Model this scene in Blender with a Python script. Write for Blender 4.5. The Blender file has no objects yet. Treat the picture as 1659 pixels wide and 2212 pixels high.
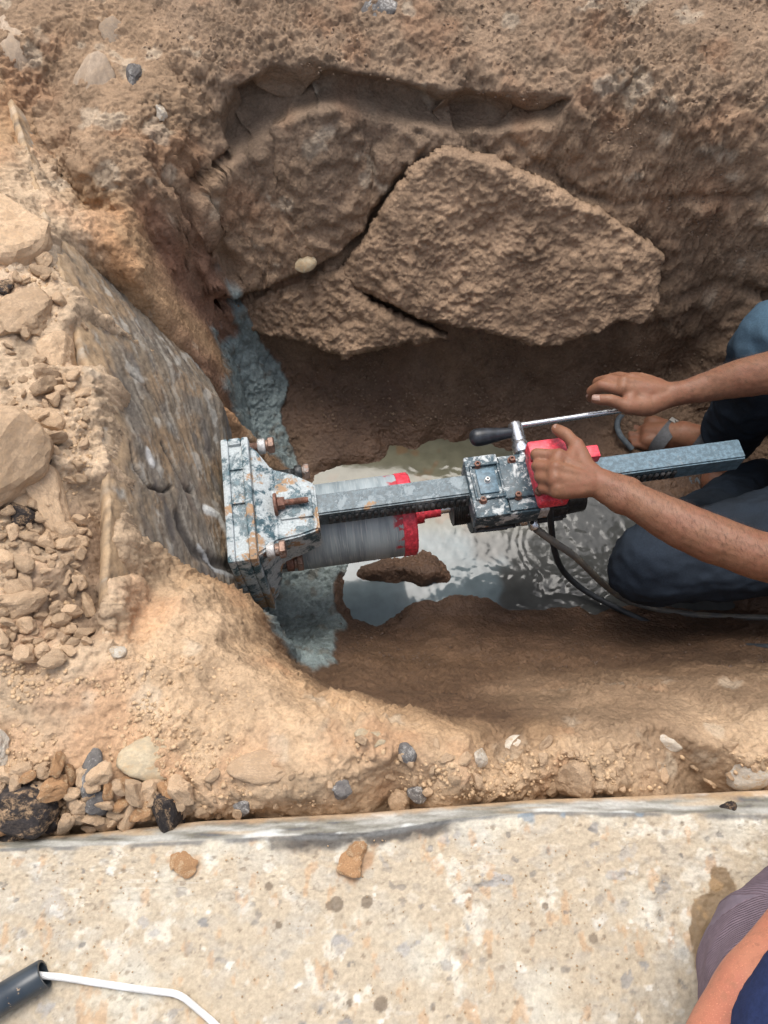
import bpy, bmesh, math, random
import numpy as np
from mathutils import Vector, Matrix
from mathutils.geometry import delaunay_2d_cdt

random.seed(7)
RNG = np.random.default_rng(11)
SC = bpy.context.scene
COLL = SC.collection
D = bpy.data

# ------------------------------------------------------------------ camera, sky, sun, exposure
CAM_H, PITCH, FOC = .85, math.radians(63), 1662.0
cam_data = D.cameras.new('camera'); cam = D.objects.new('camera', cam_data); COLL.objects.link(cam)
cam.location = (0, 0, CAM_H); cam.rotation_euler = (math.pi/2 - PITCH, 0, 0)
cam_data.sensor_fit = 'VERTICAL'; cam_data.angle_y = 2*math.atan(1106/FOC)
cam_data.clip_start = .02; cam_data.clip_end = 500
SC.camera = cam

SUN_EL, SUN_AZ = math.radians(68), math.radians(-14)      # azimuth measured from +Y towards +X
world = D.worlds.new('World'); SC.world = world; world.use_nodes = True
wn = world.node_tree.nodes; wl = world.node_tree.links
bg = wn['Background']
sky = wn.new('ShaderNodeTexSky'); sky.sky_type = 'NISHITA'; sky.sun_disc = False
sky.sun_elevation = SUN_EL; sky.sun_rotation = SUN_AZ; sky.dust_density = 4.0; sky.air_density = 1.0
hs = wn.new('ShaderNodeHueSaturation'); hs.inputs['Saturation'].default_value = .5
wl.new(sky.outputs[0], hs.inputs['Color']); wl.new(hs.outputs[0], bg.inputs[0])
bg.inputs[1].default_value = .15
sun_d = D.lights.new('sun', 'SUN'); sun_d.energy = 1.1; sun_d.angle = math.radians(35); sun_d.color = (1, .95, .87)
sun = D.objects.new('sun', sun_d); COLL.objects.link(sun); sun.location = (0, 3, 5)
sdir = Vector((math.sin(SUN_AZ)*math.cos(SUN_EL), math.cos(SUN_AZ)*math.cos(SUN_EL), math.sin(SUN_EL)))
sun.rotation_euler = sdir.to_track_quat('Z', 'Y').to_euler()
SC.view_settings.view_transform = 'Standard'; SC.view_settings.look = 'None'
SC.view_settings.exposure = .80; SC.view_settings.gamma = 1; SC.view_settings.use_curve_mapping = False

# ------------------------------------------------------------------ helpers
SP, CP = math.sin(PITCH), math.cos(PITCH)
def P(u, v, z):
    """survey helper: the place at height z that the photograph shows at (u, v)"""
    a = (u - 829.5)/FOC; b = (v - 1106)/FOC
    d = np.array([a, CP - b*SP, -SP - b*CP]); t = (z - CAM_H)/d[2]
    return d*t + np.array([0, 0, CAM_H])

def tag(o, label=None, cat=None, group=None, kind=None):
    if label: o['label'] = label
    if cat: o['category'] = cat
    if group: o['group'] = group
    if kind: o['kind'] = kind
    return o

def link(name, me, mat=None, parent=None, smooth=True):
    o = D.objects.new(name, me); COLL.objects.link(o)
    if mat is not None and len(me.materials) == 0: me.materials.append(mat)
    if parent is not None: o.parent = parent
    if smooth: me.polygons.foreach_set('use_smooth', np.ones(len(me.polygons), bool))
    return o

def empty(name, loc=(0, 0, 0), rz=0.):
    o = D.objects.new(name, None); COLL.objects.link(o); o.location = loc; o.rotation_euler = (0, 0, rz)
    o.empty_display_size = .05
    return o

def mesh_np(name, V, Fq):
    me = D.meshes.new(name)
    V = np.asarray(V, np.float32); Fq = np.asarray(Fq, np.int32)
    n, k = Fq.shape
    me.vertices.add(len(V)); me.vertices.foreach_set('co', V.ravel())
    me.loops.add(n*k); me.loops.foreach_set('vertex_index', Fq.ravel())
    me.polygons.add(n); me.polygons.foreach_set('loop_start', np.arange(0, n*k, k, dtype=np.int32))
    try: me.polygons.foreach_set('loop_total', np.full(n, k, np.int32))
    except Exception: pass
    me.update(calc_edges=True); me.validate()
    return me

def add_col(me, rgb, name='Col'):
    a = me.color_attributes.new(name, 'FLOAT_COLOR', 'POINT')
    c = np.ones((len(rgb), 4), np.float32); c[:, :3] = rgb
    a.data.foreach_set('color', c.ravel())
def add_flt(me, val, name):
    a = me.attributes.new(name, 'FLOAT', 'POINT'); a.data.foreach_set('value', np.asarray(val, np.float32))

def hash3(ix, iy, iz, seed=0):
    h = (ix.astype(np.int64)*73856093) ^ (iy.astype(np.int64)*19349663) ^ (iz.astype(np.int64)*83492791) ^ (seed*2654435 + 97)
    h = (h ^ (h >> 13))*1274126177 & 0x7fffffff
    h = (h ^ (h >> 15))*668265263 & 0x7fffffff
    return ((h ^ (h >> 12)) & 0xffffff).astype(np.float32)/np.float32(0xffffff)
def vnoise(p, s, seed=0):
    """value noise, about -1..1, feature size s metres"""
    q = np.asarray(p, np.float32)/s; i = np.floor(q).astype(np.int32); f = q - i; f = f*f*f*(f*(f*6 - 15) + 10)
    out = 0
    for dx in (0, 1):
        wx = f[:, 0] if dx else 1 - f[:, 0]
        for dy in (0, 1):
            wy = f[:, 1] if dy else 1 - f[:, 1]
            for dz in (0, 1):
                wz = f[:, 2] if dz else 1 - f[:, 2]
                out = out + wx*wy*wz*hash3(i[:, 0] + dx, i[:, 1] + dy, i[:, 2] + dz, seed)
    return out*2 - 1
ROT = np.array(Matrix.Rotation(.7, 3, 'X') @ Matrix.Rotation(.9, 3, 'Z'), dtype=np.float32)
def fbm(p, s, octv, seed=0, gain=.5, ridge=False):
    p = np.asarray(p, np.float32) @ ROT; a = 1.; out = np.zeros(len(p), np.float32); tot = 0
    for o in range(octv):
        n = vnoise(p, s, seed + o*17)
        if ridge: n = 1 - 2*np.abs(n)
        out += a*n; tot += a; a *= gain; s *= .5; p = p @ ROT + np.float32(3.1*s)
    return out/tot
def worley(p, s, seed=0):
    """distance to the nearest feature point in units of s, and a random number per cell"""
    q = np.asarray(p, np.float32)/s; i = np.floor(q).astype(np.int32)
    best = np.full(len(q), 9., np.float32); rid = np.zeros(len(q), np.float32)
    for dx in (-1, 0, 1):
        for dy in (-1, 0, 1):
            for dz in (-1, 0, 1):
                a, b, c = i[:, 0] + dx, i[:, 1] + dy, i[:, 2] + dz
                d = (a + hash3(a, b, c, seed) - q[:, 0])**2 + (b + hash3(a, b, c, seed + 1) - q[:, 1])**2 + (c + hash3(a, b, c, seed + 2) - q[:, 2])**2
                m = d < best; best = np.where(m, d, best); rid = np.where(m, hash3(a, b, c, seed + 3), rid)
    return np.sqrt(best), rid
def worley2(x, y, s, seed=0):
    qx, qy = x/s, y/s; i, j = np.floor(qx).astype(np.int32), np.floor(qy).astype(np.int32); z = np.zeros_like(i)
    b1 = np.full(len(qx), 9., np.float32); rid = np.zeros(len(qx), np.float32)
    for dx in (-1, 0, 1):
        for dy in (-1, 0, 1):
            a, b = i + dx, j + dy
            d = (a + hash3(a, b, z, seed) - qx)**2 + (b + hash3(a, b, z, seed + 1) - qy)**2
            m = d < b1; b1 = np.where(m, d, b1); rid = np.where(m, hash3(a, b, z, seed + 3), rid)
    return np.sqrt(b1), rid
def sstep(a, b, x):
    t = np.clip((x - a)/(b - a), 0, 1); return t*t*(3 - 2*t)
def seg_dist(x, y, poly, closed=False):
    """2D distance to a polyline"""
    poly = np.asarray(poly, float); d = np.full(len(x), 1e9)
    n = len(poly)
    for k in range(n if closed else n - 1):
        a, b = poly[k], poly[(k + 1) % n]; e = b - a; L = e @ e + 1e-12
        t = np.clip(((x - a[0])*e[0] + (y - a[1])*e[1])/L, 0, 1)
        d = np.minimum(d, np.hypot(x - a[0] - t*e[0], y - a[1] - t*e[1]))
    return d
def in_poly(x, y, poly):
    poly = np.asarray(poly, float); c = np.zeros(len(x), bool); n = len(poly)
    for k in range(n):
        x0, y0 = poly[k]; x1, y1 = poly[(k + 1) % n]
        if y0 == y1: continue
        m = ((y0 > y) != (y1 > y)) & (x < (x1 - x0)*(y - y0)/(y1 - y0) + x0)
        c ^= m
    return c
def grid_faces(nr, nc):
    i = np.arange(nr*nc).reshape(nr, nc)
    return np.stack([i[:-1, :-1], i[:-1, 1:], i[1:, 1:], i[1:, :-1]], -1).reshape(-1, 4)

# ------------------------------------------------------------------ materials
class NT:
    def __init__(s, name):
        s.m = D.materials.new(name); s.m.use_nodes = True; s.t = s.m.node_tree; s.b = s.t.nodes['Principled BSDF']
    def n(s, typ, props=None, **inp):
        nd = s.t.nodes.new('ShaderNode' + typ)
        for k, v in (props or {}).items(): setattr(nd, k, v)
        for k, v in inp.items(): s.set(nd, k.replace('_', ' '), v)
        return nd
    def set(s, nd, k, v):
        sock = nd.inputs[int(k)] if k.isdigit() else nd.inputs[k]
        if isinstance(v, bpy.types.NodeSocket): s.t.links.new(v, sock)
        elif isinstance(v, (tuple, list)) and sock.type == 'RGBA' and len(v) == 3: sock.default_value = (*v, 1)
        else: sock.default_value = v
    def noise(s, scale, detail=6, rough=.55, vec=None, dist=0):
        nd = s.n('TexNoise'); nd.inputs['Scale'].default_value = scale; nd.inputs['Detail'].default_value = detail
        nd.inputs['Roughness'].default_value = rough; nd.inputs['Distortion'].default_value = dist
        s.t.links.new(vec if vec is not None else s.obj(), nd.inputs['Vector']); return nd.outputs['Fac']
    def voro(s, scale, feat='F1', vec=None, out='Distance'):
        nd = s.n('TexVoronoi', {'feature': feat}); nd.inputs['Scale'].default_value = scale
        s.t.links.new(vec if vec is not None else s.obj(), nd.inputs['Vector']); return nd.outputs[out]
    def obj(s):
        if not hasattr(s, '_o'): s._o = s.n('TexCoord').outputs['Object']
        return s._o
    def attr(s, name, out='Color'): return s.n('Attribute', {'attribute_name': name}).outputs[out]
    def map(s, x, a, b, c=0., d=1., smooth=True):
        nd = s.n('MapRange'); nd.interpolation_type = 'SMOOTHSTEP' if smooth else 'LINEAR'
        for k, v in zip(('Value', 'From Min', 'From Max', 'To Min', 'To Max'), (x, a, b, c, d)): s.set(nd, k, v)
        return nd.outputs[0]
    def mix(s, f, a, b, blend='MIX'):
        nd = s.n('Mix', {'data_type': 'RGBA', 'blend_type': blend})
        s.set(nd, '0', f); s.set(nd, '6', a); s.set(nd, '7', b); return nd.outputs[2]
    def math(s, op, a, b=0.):
        nd = s.n('Math', {'operation': op}); s.set(nd, '0', a); s.set(nd, '1', b); return nd.outputs[0]
    def scale(s, vec, k):
        nd = s.n('Mapping'); s.set(nd, 'Vector', vec); nd.inputs['Scale'].default_value = k; return nd.outputs[0]
    def bump(s, h, strength, dist, prev=None):
        nd = s.n('Bump'); s.set(nd, 'Height', h); nd.inputs['Strength'].default_value = strength; nd.inputs['Distance'].default_value = dist
        if prev is not None: s.t.links.new(prev, nd.inputs['Normal'])
        return nd.outputs[0]
    def out(s, col=None, rough=None, normal=None, **kw):
        if col is not None: s.set(s.b, 'Base Color', col)
        if rough is not None: s.set(s.b, 'Roughness', rough)
        if normal is not None: s.set(s.b, 'Normal', normal)
        for k, v in kw.items(): s.set(s.b, k.replace('_', ' '), v)
        return s.m

def soil_material(name, grain=1.):
    n = NT(name); col = n.attr('Col'); wet = n.attr('wet', 'Fac')
    v1 = n.map(n.noise(18, 9, .65), .3, .7, .72, 1.22, False); v2 = n.map(n.noise(210, 6, .7), .3, .7, .78, 1.2, False)
    c = n.mix(1., col, n.math('MULTIPLY', v1, v2), 'MULTIPLY')
    sp = n.map(n.voro(420), .0, .16, 1., 0.)
    pick = n.map(n.noise(90, 3), .56, .66)
    c = n.mix(n.math('MULTIPLY', n.math('MULTIPLY', sp, pick), n.map(wet, 0., .6, .55, .05)), c, (.62, .5, .36))
    b = n.bump(n.noise(70, 10, .72), .8*grain, .007)
    b = n.bump(n.voro(150, 'SMOOTH_F1'), .7*grain, .004, b)
    b = n.bump(n.noise(380, 5, .7), .7*grain, .002, b)
    return n.out(c, n.map(wet, .25, 1., .95, .34), b, Specular_IOR_Level=n.map(wet, .2, 1., .2, .5))
M_SOIL = soil_material('soil'); 

def stone_material(name, c1, c2, c3=None, sc=60, rough=.9, bump=.5):
    n = NT(name); rnd = n.n('ObjectInfo').outputs['Random']
    vec = n.n('VectorMath', {'operation': 'ADD'}); n.set(vec, '0', n.obj()); n.set(vec, '1', n.n('CombineXYZ', X=n.math('MULTIPLY', rnd, 40.), Y=n.math('MULTIPLY', rnd, 17.), Z=0.).outputs[0]); v = vec.outputs[0]
    sc = sc/28.
    c = n.mix(n.map(n.noise(sc, 7, .65, v), .38, .62), c1, c2)
    if c3: c = n.mix(n.map(n.noise(sc*.6, 6, .7, v, .6), .5, .58), c, c3)
    c = n.mix(n.map(n.noise(sc*5, 4, .7, v), .35, .65), c, tuple(k*.72 for k in c1))
    c = n.mix(1., c, n.map(rnd, 0., 1., .78, 1.15, False), 'MULTIPLY')
    b = n.bump(n.noise(sc*2.2, 9, .72, v), min(1., bump*1.2), .004); b = n.bump(n.noise(sc*9, 5, .7, v), bump, .0014, b)
    return n.out(c, rough, b, Specular_IOR_Level=.2)
TAN, TAN2, ORANGE = (.5, .34, .195), (.4, .255, .135), (.46, .25, .1)
M_CRUMB = stone_material('dry_soil_crumb', (.59,.42,.272), (.49,.335,.205), None, 70)
M_ORANGE = stone_material('orange_clay', (.44, .255, .13), (.36, .20, .10), (.50, .36, .22), 60)
M_ASPH = stone_material('bitumen', (.035, .03, .03), (.07, .055, .045), (.33, .22, .13), 60, .75)
M_GREY = stone_material('grey_stone', (.2, .185, .17), (.11, .1, .1), (.42, .4, .37), 45, .7, .3)
M_WHITE = stone_material('white_stone', (.62, .56, .47), (.5, .42, .32), (.42, .3, .18), 45, .8, .3)
M_CREAM = stone_material('limestone', (.55, .46, .32), (.48, .36, .22), (.43, .3, .17), 30, .85, .35)
M_DUST = stone_material('dusty_stone', (.44, .34, .25), (.38, .28, .19), None, 40, .9, .3)
M_MOIST = stone_material('moist_clod', (.24, .165, .11), (.19, .125, .08), None, 70)
M_WETC = stone_material('wet_clod', (.075, .045, .028), (.05, .03, .018), None, 70, .4)

# ------------------------------------------------------------------ soil: surveyed points joined and roughened
#   class: colour (albedo), roughness of relief, wetness
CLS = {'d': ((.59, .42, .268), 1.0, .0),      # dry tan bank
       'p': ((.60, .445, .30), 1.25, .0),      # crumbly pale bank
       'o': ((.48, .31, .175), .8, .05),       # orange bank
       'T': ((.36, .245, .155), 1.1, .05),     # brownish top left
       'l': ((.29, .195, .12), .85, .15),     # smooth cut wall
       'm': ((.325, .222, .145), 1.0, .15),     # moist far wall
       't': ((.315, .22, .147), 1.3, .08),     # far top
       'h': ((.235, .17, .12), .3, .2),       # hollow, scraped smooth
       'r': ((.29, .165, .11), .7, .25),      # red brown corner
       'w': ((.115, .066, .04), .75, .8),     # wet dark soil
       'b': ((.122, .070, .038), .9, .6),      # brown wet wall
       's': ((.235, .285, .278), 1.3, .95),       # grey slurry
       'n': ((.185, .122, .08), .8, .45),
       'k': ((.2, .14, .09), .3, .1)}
PT = []
def row(c, *pts):
    for u, v, z in pts: PT.append((*P(u, v, z), c))
def wp(c, *pts):
    for q in pts: PT.append((*q, c))
WN, WW = np.array([.927, .375]), np.array([-.375, .927])
def wall_pt(s, z):
    o0 = np.interp(s, [.1, .2, .376, .53, .67, .9, 1.28, 1.7], [-.30, -.245, -.194, -.152, -.130, -.128, -.128, -.128])
    o1 = np.interp(s, [.1, .2, .5, .75, .88, 1., 1.15, 1.7], [-.14, -.11, -.052, -.004, .034, .018, -.034, -.07])
    t = np.clip(-z/.34, 0, 1); o = o0 + (o1 - o0)*(.75*t + .25*np.sin(t*math.pi/2))
    return o
def wall_hit(u, v):
    best = None
    for zz in np.linspace(.0, -.6, 241):
        w3 = P(u, v, zz); e = abs(w3[:2] @ WN - wall_pt(w3[:2] @ WW, zz))
        if best is None or e < best[0]: best = (e, w3)
    return best[1]
for u, v in ((352,1182), (345,1225), (335,1265), (318,1310), (285,1358), (250,1384)): PT.append((*(wall_hit(u, v) + [.004, -.002, .004]), 'd'))
for u, v in ((258,1130), (300,1150), (262,1220), (300,1230), (262,1300), (320,1190), (285,1290), (245,1345)): w3 = wall_hit(u, v); PT.append((w3[0] - WN[0]*.035, w3[1] - WN[1]*.035, w3[2] - .012, 'n'))
# near bank
row('d', (-350,1835,-.03), (0,1806,-.03), (250,1786,-.032), (432,1764,-.034), (728,1750,-.034), (1060,1725,-.036), (1659,1704,-.034), (2050,1690,-.028))
row('d', (0,1765,-.012), (200,1755,-.012), (430,1735,-.014), (700,1720,-.012), (1000,1700,-.012), (1300,1690,-.014), (1659,1675,-.014))
row('d', (-350,1700,.01), (0,1690,.008), (200,1680,.0), (430,1670,-.004), (700,1660,0), (1000,1660,0), (1300,1650,-.004), (1659,1640,-.008), (2050,1640,-.01))
row('d', (200,1560,.0), (330,1480,-.01), (300,1410,-.012), (430,1400,-.04), (350,1370,-.03), (480,1340,-.085), (410,1300,-.06), (365,1300,-.055), (500,1450,-.045), (600,1540,-.02), (700,1580,-.008), (850,1595,-.004), (1000,1612,-.008), (1250,1612,-.02), (1659,1590,-.035), (2050,1570,-.04))
LIP = [(400,1207,-.125), (445,1245,-.15), (500,1270,-.18), (540,1290,-.20), (553,1335,-.19), (572,1380,-.17), (600,1425,-.14), (645,1470,-.11), (700,1497,-.085), (765,1503,-.07), (830,1535,-.055), (900,1543,-.045), (960,1572,-.03), (1010,1582,-.03), (1200,1578,-.04)]
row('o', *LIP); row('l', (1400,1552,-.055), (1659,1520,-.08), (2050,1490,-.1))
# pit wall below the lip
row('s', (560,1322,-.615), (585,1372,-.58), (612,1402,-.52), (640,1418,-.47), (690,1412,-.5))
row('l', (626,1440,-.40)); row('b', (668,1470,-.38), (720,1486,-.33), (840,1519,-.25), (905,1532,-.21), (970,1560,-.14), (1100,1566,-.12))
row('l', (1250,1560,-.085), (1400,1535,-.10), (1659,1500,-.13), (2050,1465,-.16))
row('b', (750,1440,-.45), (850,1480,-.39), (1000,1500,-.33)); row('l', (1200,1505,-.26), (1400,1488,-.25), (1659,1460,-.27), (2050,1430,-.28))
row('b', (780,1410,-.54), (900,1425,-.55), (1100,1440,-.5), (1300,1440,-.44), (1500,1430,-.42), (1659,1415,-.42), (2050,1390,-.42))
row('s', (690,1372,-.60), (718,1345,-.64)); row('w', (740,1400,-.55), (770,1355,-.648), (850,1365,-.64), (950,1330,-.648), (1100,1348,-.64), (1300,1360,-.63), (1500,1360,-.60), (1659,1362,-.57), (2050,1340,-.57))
row('w', (728,1300,-.652), (731,1262,-.652), (760,1345,-.652), (800,1358,-.652), (835,1358,-.652), (855,1340,-.652), (900,1310,-.650), (1000,1293,-.652), (1060,1308,-.652), (1100,1326,-.652), (1280,1336,-.652), (1500,1332,-.652), (1659,1330,-.648), (2050,1315,-.648))
# pool bed
row('w', (748,1300,-.692), (750,1268,-.690), (775,1333,-.692), (820,1340,-.692), (845,1322,-.692), (890,1295,-.69), (1000,1278,-.69), (1100,1308,-.69), (770,1300,-.705), (850,1310,-.705), (940,1282,-.70), (1050,1260,-.71), (1200,1250,-.71), (1280,1318,-.69), (1300,1290,-.71), (1400,1280,-.71), (1000,1180,-.71), (1100,1150,-.70), (900,1165,-.70), (1200,1150,-.70), (1250,1090,-.69), (1350,1200,-.71), (1500,1300,-.70))
# island
row('w', (785,1228,-.652), (800,1240,-.645), (860,1230,-.642), (920,1243,-.640), (955,1238,-.645), (935,1212,-.645), (840,1212,-.648), (765,1225,-.69), (800,1268,-.692), (880,1274,-.692), (945,1278,-.69), (985,1238,-.692), (945,1195,-.69), (840,1195,-.685))
# slurry by the wall
row('s', (575,1290,-.63), (600,1340,-.635), (650,1340,-.645), (640,1260,-.655), (700,1270,-.66), (700,1325,-.648), (600,1180,-.64), (650,1150,-.66), (712,1200,-.655), (720,1140,-.672), (700,1300,-.65))
row('s', (520,1000,-.60), (545,960,-.60), (590,960,-.625), (620,1000,-.645), (530,880,-.57), (580,890,-.60), (510,760,-.47), (560,765,-.51), (520,820,-.53), (590,830,-.57))
row('n', (640,960,-.645), (660,1010,-.655), (645,1050,-.655), (670,1080,-.66), (600,760,-.52)); row('w', (640,830,-.59), (620,900,-.62))
# far side of the floor
row('w', (690,1000,-.652), (735,985,-.65), (790,985,-.652), (820,960,-.65), (905,945,-.652), (1000,940,-.652), (1100,945,-.652), (1250,955,-.652), (1300,1000,-.656), (1400,1050,-.652), (1430,1130,-.654), (1600,1120,-.645), (1600,1020,-.645), (2050,1100,-.64))
row('w', (705,1040,-.69), (745,1020,-.685), (770,1030,-.69), (850,985,-.69), (950,975,-.69), (850,1020,-.70), (1000,1060,-.70), (1100,1000,-.69), (1250,1030,-.69), (1380,1140,-.69), (930,965,-.682), (1010,960,-.682))
row('w', (700,940,-.635), (800,930,-.638), (720,870,-.61), (820,880,-.62), (1000,905,-.64), (1200,920,-.642)); row('n', (1400,950,-.64), (1500,900,-.62), (1600,960,-.63), (2050,960,-.63))
row('w', (700,800,-.56), (850,820,-.58)); row('n', (1000,840,-.595), (1150,850,-.60), (1300,830,-.595), (1450,800,-.565), (1600,830,-.57), (2050,850,-.57))
row('n', (570,740,-.49), (680,770,-.53), (800,770,-.53), (900,755,-.515), (1100,785,-.535), (1300,760,-.51), (1480,720,-.465), (1659,680,-.41), (2050,650,-.38))
# far wall
def rowy(c, *pts):
    for u, v, y in pts:
        k = y/P(u, v, CAM_H - 1)[1]; PT.append((*P(u, v, CAM_H - k), c))
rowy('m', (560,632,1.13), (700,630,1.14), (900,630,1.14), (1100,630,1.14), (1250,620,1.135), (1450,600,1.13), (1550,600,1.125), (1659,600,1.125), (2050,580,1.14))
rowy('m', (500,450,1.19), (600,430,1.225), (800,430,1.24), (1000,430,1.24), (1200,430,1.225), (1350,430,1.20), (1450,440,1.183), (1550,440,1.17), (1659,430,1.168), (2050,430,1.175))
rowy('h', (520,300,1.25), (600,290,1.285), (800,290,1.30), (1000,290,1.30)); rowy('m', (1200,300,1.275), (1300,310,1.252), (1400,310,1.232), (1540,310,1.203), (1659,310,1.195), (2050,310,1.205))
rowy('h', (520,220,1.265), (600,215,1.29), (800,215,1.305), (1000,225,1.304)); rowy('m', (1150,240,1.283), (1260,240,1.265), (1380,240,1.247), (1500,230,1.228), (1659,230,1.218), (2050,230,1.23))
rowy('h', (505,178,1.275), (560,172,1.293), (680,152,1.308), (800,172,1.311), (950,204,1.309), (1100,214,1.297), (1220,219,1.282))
rowy('t', (450,165,1.285), (505,150,1.30), (560,148,1.313), (680,122,1.328), (800,150,1.328), (950,184,1.324), (1100,192,1.312), (1250,198,1.294), (1400,205,1.265), (1550,182,1.257), (1659,172,1.257), (2050,172,1.275))
rowy('t', (450,90,1.345), (620,60,1.39), (800,95,1.375), (1000,115,1.365), (1200,120,1.355), (1400,120,1.335), (1659,90,1.35), (2050,90,1.37))
rowy('t', (350,0,1.45), (600,0,1.45), (800,0,1.45), (1000,0,1.45), (1250,0,1.45), (1500,0,1.45), (1800,0,1.45), (2100,0,1.46))
# behind and around the concrete wall
row('p', (228,1150,.014), (226,1230,.015), (220,1310,.013), (208,1390,.01), (108,520,.02), (138,600,.02), (168,690,.02), (196,790,.018), (215,870,.014), (60,340,.004), (90,420,.008)); row('p', (0,1550,.012), (100,1550,.012), (0,1400,.025), (100,1400,.015), (222,1395,.004), (0,1200,.03), (110,1200,.015), (236,1250,.006), (0,1000,.04), (110,1000,.02), (238,1000,.009), (236,900,.008), (226,800,.007), (240,1110,.008), (0,800,.04), (100,780,.02), (194,640,.004), (0,600,.04), (90,600,.02), (150,492,-.018), (0,430,.04), (100,410,-.012), (148,470,-.02))
row('o', (0,300,.02), (36,275,-.012)); row('p', (-350,300,.08), (-350,800,.08), (-350,1300,.08)); row('T', (0,100,.05), (150,50,.045), (300,40,.035), (-350,0,.1))
# corner soil over the far part of the wall
row('T', (74,275,-.035), (100,330,-.045), (140,395,-.06)); row('o', (190,458,-.075), (240,530,-.045), (278,470,-.05), (300,605,-.095), (380,722,-.165), (450,832,-.30)); row('T', (200,200,.02), (200,330,.004), (270,380,-.02)); row('T', (310,210,.015), (300,330,-.01), (350,120,.015), (400,230,-.02), (380,320,-.045), (350,400,-.05))
row('r', (330,520,-.13), (350,480,-.10), (400,500,-.15), (400,640,-.24), (440,560,-.24)); row('m', (400,400,-.09), (430,450,-.16), (450,330,-.085), (455,240,-.05))
row('r', (440,650,-.33), (455,690,-.37), (450,800,-.33), (500,735,-.44)); row('o', (490,900,-.42), (505,940,-.55), (470,760,-.38))
# foot of the wall, hidden behind its face
wp('n', (-.30,.55,-.62), (-.32,.70,-.62), (-.36,.85,-.6), (-.29,.45,-.5), (-.33,.62,-.4), (-.42,.72,-.2), (-.47,.88,-.2))
# trench going on to the right, ground all round, unseen soil heap added to shade the far bank
wp('d', (1.5,.28,-.02), (1.5,.36,-.08), (2.6,.3,0), (2.6,.7,.02), (2.6,1.4,.03)); wp('w', (1.5,.55,-.6), (1.5,.7,-.65), (1.5,.95,-.65), (2.1,.6,-.6), (2.1,.95,-.6)); wp('m', (1.5,1.12,-.4), (1.5,1.3,-.05), (1.5,1.42,.03), (2.2,1.3,0))
wp('d', (-1.2,.1,.05), (-1.2,.8,.06), (-1.2,1.4,.08), (-3,0,.04), (-3,1.5,.04), (3.2,.2,0), (3.2,1.5,.02))
wp('k', (-3,-1.2,-.12), (3.2,-1.2,-.12), (-1.2,.0,-.12), (-3,.0,-.12), (-1,.0,-.12), (-.4,.035,-.12), (-.2,.052,-.12), (0,.06,-.12), (.2,.075,-.12), (.4,.083,-.12), (1.,.09,-.12), (3.2,.09,-.12), (-1.2,.06,-.03), (1.2,.13,-.03), (3.2,.14,-.02))
wp('t', (-1.2,1.6,.1), (-.5,1.6,.08), (.2,1.6,.08), (1,1.6,.08), (2,1.6,.08), (-1.,1.8,.22), (0,1.78,.2), (1,1.8,.22), (2,1.8,.22), (-1,2.3,.75), (0,2.25,.8), (1,2.3,.72), (2,2.3,.75), (-1,2.9,.7), (0,3,.85), (1,2.9,.8), (2,3,.7), (-3,2.4,.1), (3.2,2.4,.1), (-2,4,.05), (0,4,.05), (2,4,.05))
for X in (-40, -6, 0, 6, 40):
    for Y in (-40, -4, 8, 40):
        wp('d', (X, Y, 0. if Y > 0 else -.1))

def axis(a, b, st, lo, hi):
    core = np.arange(a, b + st/2, st); l, r = [], []
    q, s = a, st
    while q > lo: s *= 1.25; q -= s; l.append(q)
    q, s = b, st
    while q < hi: s *= 1.25; q += s; r.append(q)
    return np.array(l[::-1] + list(core) + r)
GX, GY = axis(-.86, 1.12, .0025, -38, 38), axis(.05, 1.60, .0025, -38, 38)
NX, NY = len(GX), len(GY)
XX, YY = np.meshgrid(GX, GY); xf, yf = XX.ravel(), YY.ravel()
def tin(qx, qy):
    pts = np.array([p[:3] for p in PT]); names = [p[3] for p in PT]
    att = np.array([[*CLS[c if c != 's' else 'w'][0], CLS[c][1], CLS[c][2], float(c == 's')] for c in names])
    vs, _, fs, orig, _, _ = delaunay_2d_cdt([Vector((p[0], p[1])) for p in pts], [], [], 0, 1e-6)
    idx = [o[0] for o in orig]
    val = np.concatenate([pts[idx, 2:3], att[idx]], 1)
    out = np.zeros((len(qx), val.shape[1]), np.float32)
    qx2, qy2 = qx.reshape(NY, NX), qy.reshape(NY, NX); o3 = out.reshape(NY, NX, -1)
    for f in fs:
        a, b, c = (np.array(vs[k]) for k in f); lo = np.minimum(np.minimum(a, b), c); hi = np.maximum(np.maximum(a, b), c)
        i0, i1 = np.searchsorted(GX, lo[0]-.05), np.searchsorted(GX, hi[0]+.05); j0, j1 = np.searchsorted(GY, lo[1]-.05), np.searchsorted(GY, hi[1]+.05)
        if i1 <= i0 or j1 <= j0: continue
        x, y = qx2[j0:j1, i0:i1], qy2[j0:j1, i0:i1]
        den = (b[1]-c[1])*(a[0]-c[0]) + (c[0]-b[0])*(a[1]-c[1])
        if abs(den) < 1e-12: continue
        w0 = ((b[1]-c[1])*(x-c[0]) + (c[0]-b[0])*(y-c[1]))/den; w1 = ((c[1]-a[1])*(x-c[0]) + (a[0]-c[0])*(y-c[1]))/den; w2 = 1-w0-w1
        m = (w0 >= -1e-6) & (w1 >= -1e-6) & (w2 >= -1e-6)
        if not m.any(): continue
        sub = o3[j0:j1, i0:i1]; k0, k1, k2 = f
        sub[m] = w0[m][:, None]*val[k0] + w1[m][:, None]*val[k1] + w2[m][:, None]*val[k2]
    return out
p2 = np.stack([xf, yf, np.zeros_like(xf)], 1)
core = ((xf > -.95) & (xf < 1.2) & (yf > -.1) & (yf < 1.75)).astype(np.float32)
jx = xf + core*(.007*fbm(p2, .06, 4, 301)); jy = yf + core*(.006*fbm(p2, .06, 4, 402))
T0 = tin(jx, jy)
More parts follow.
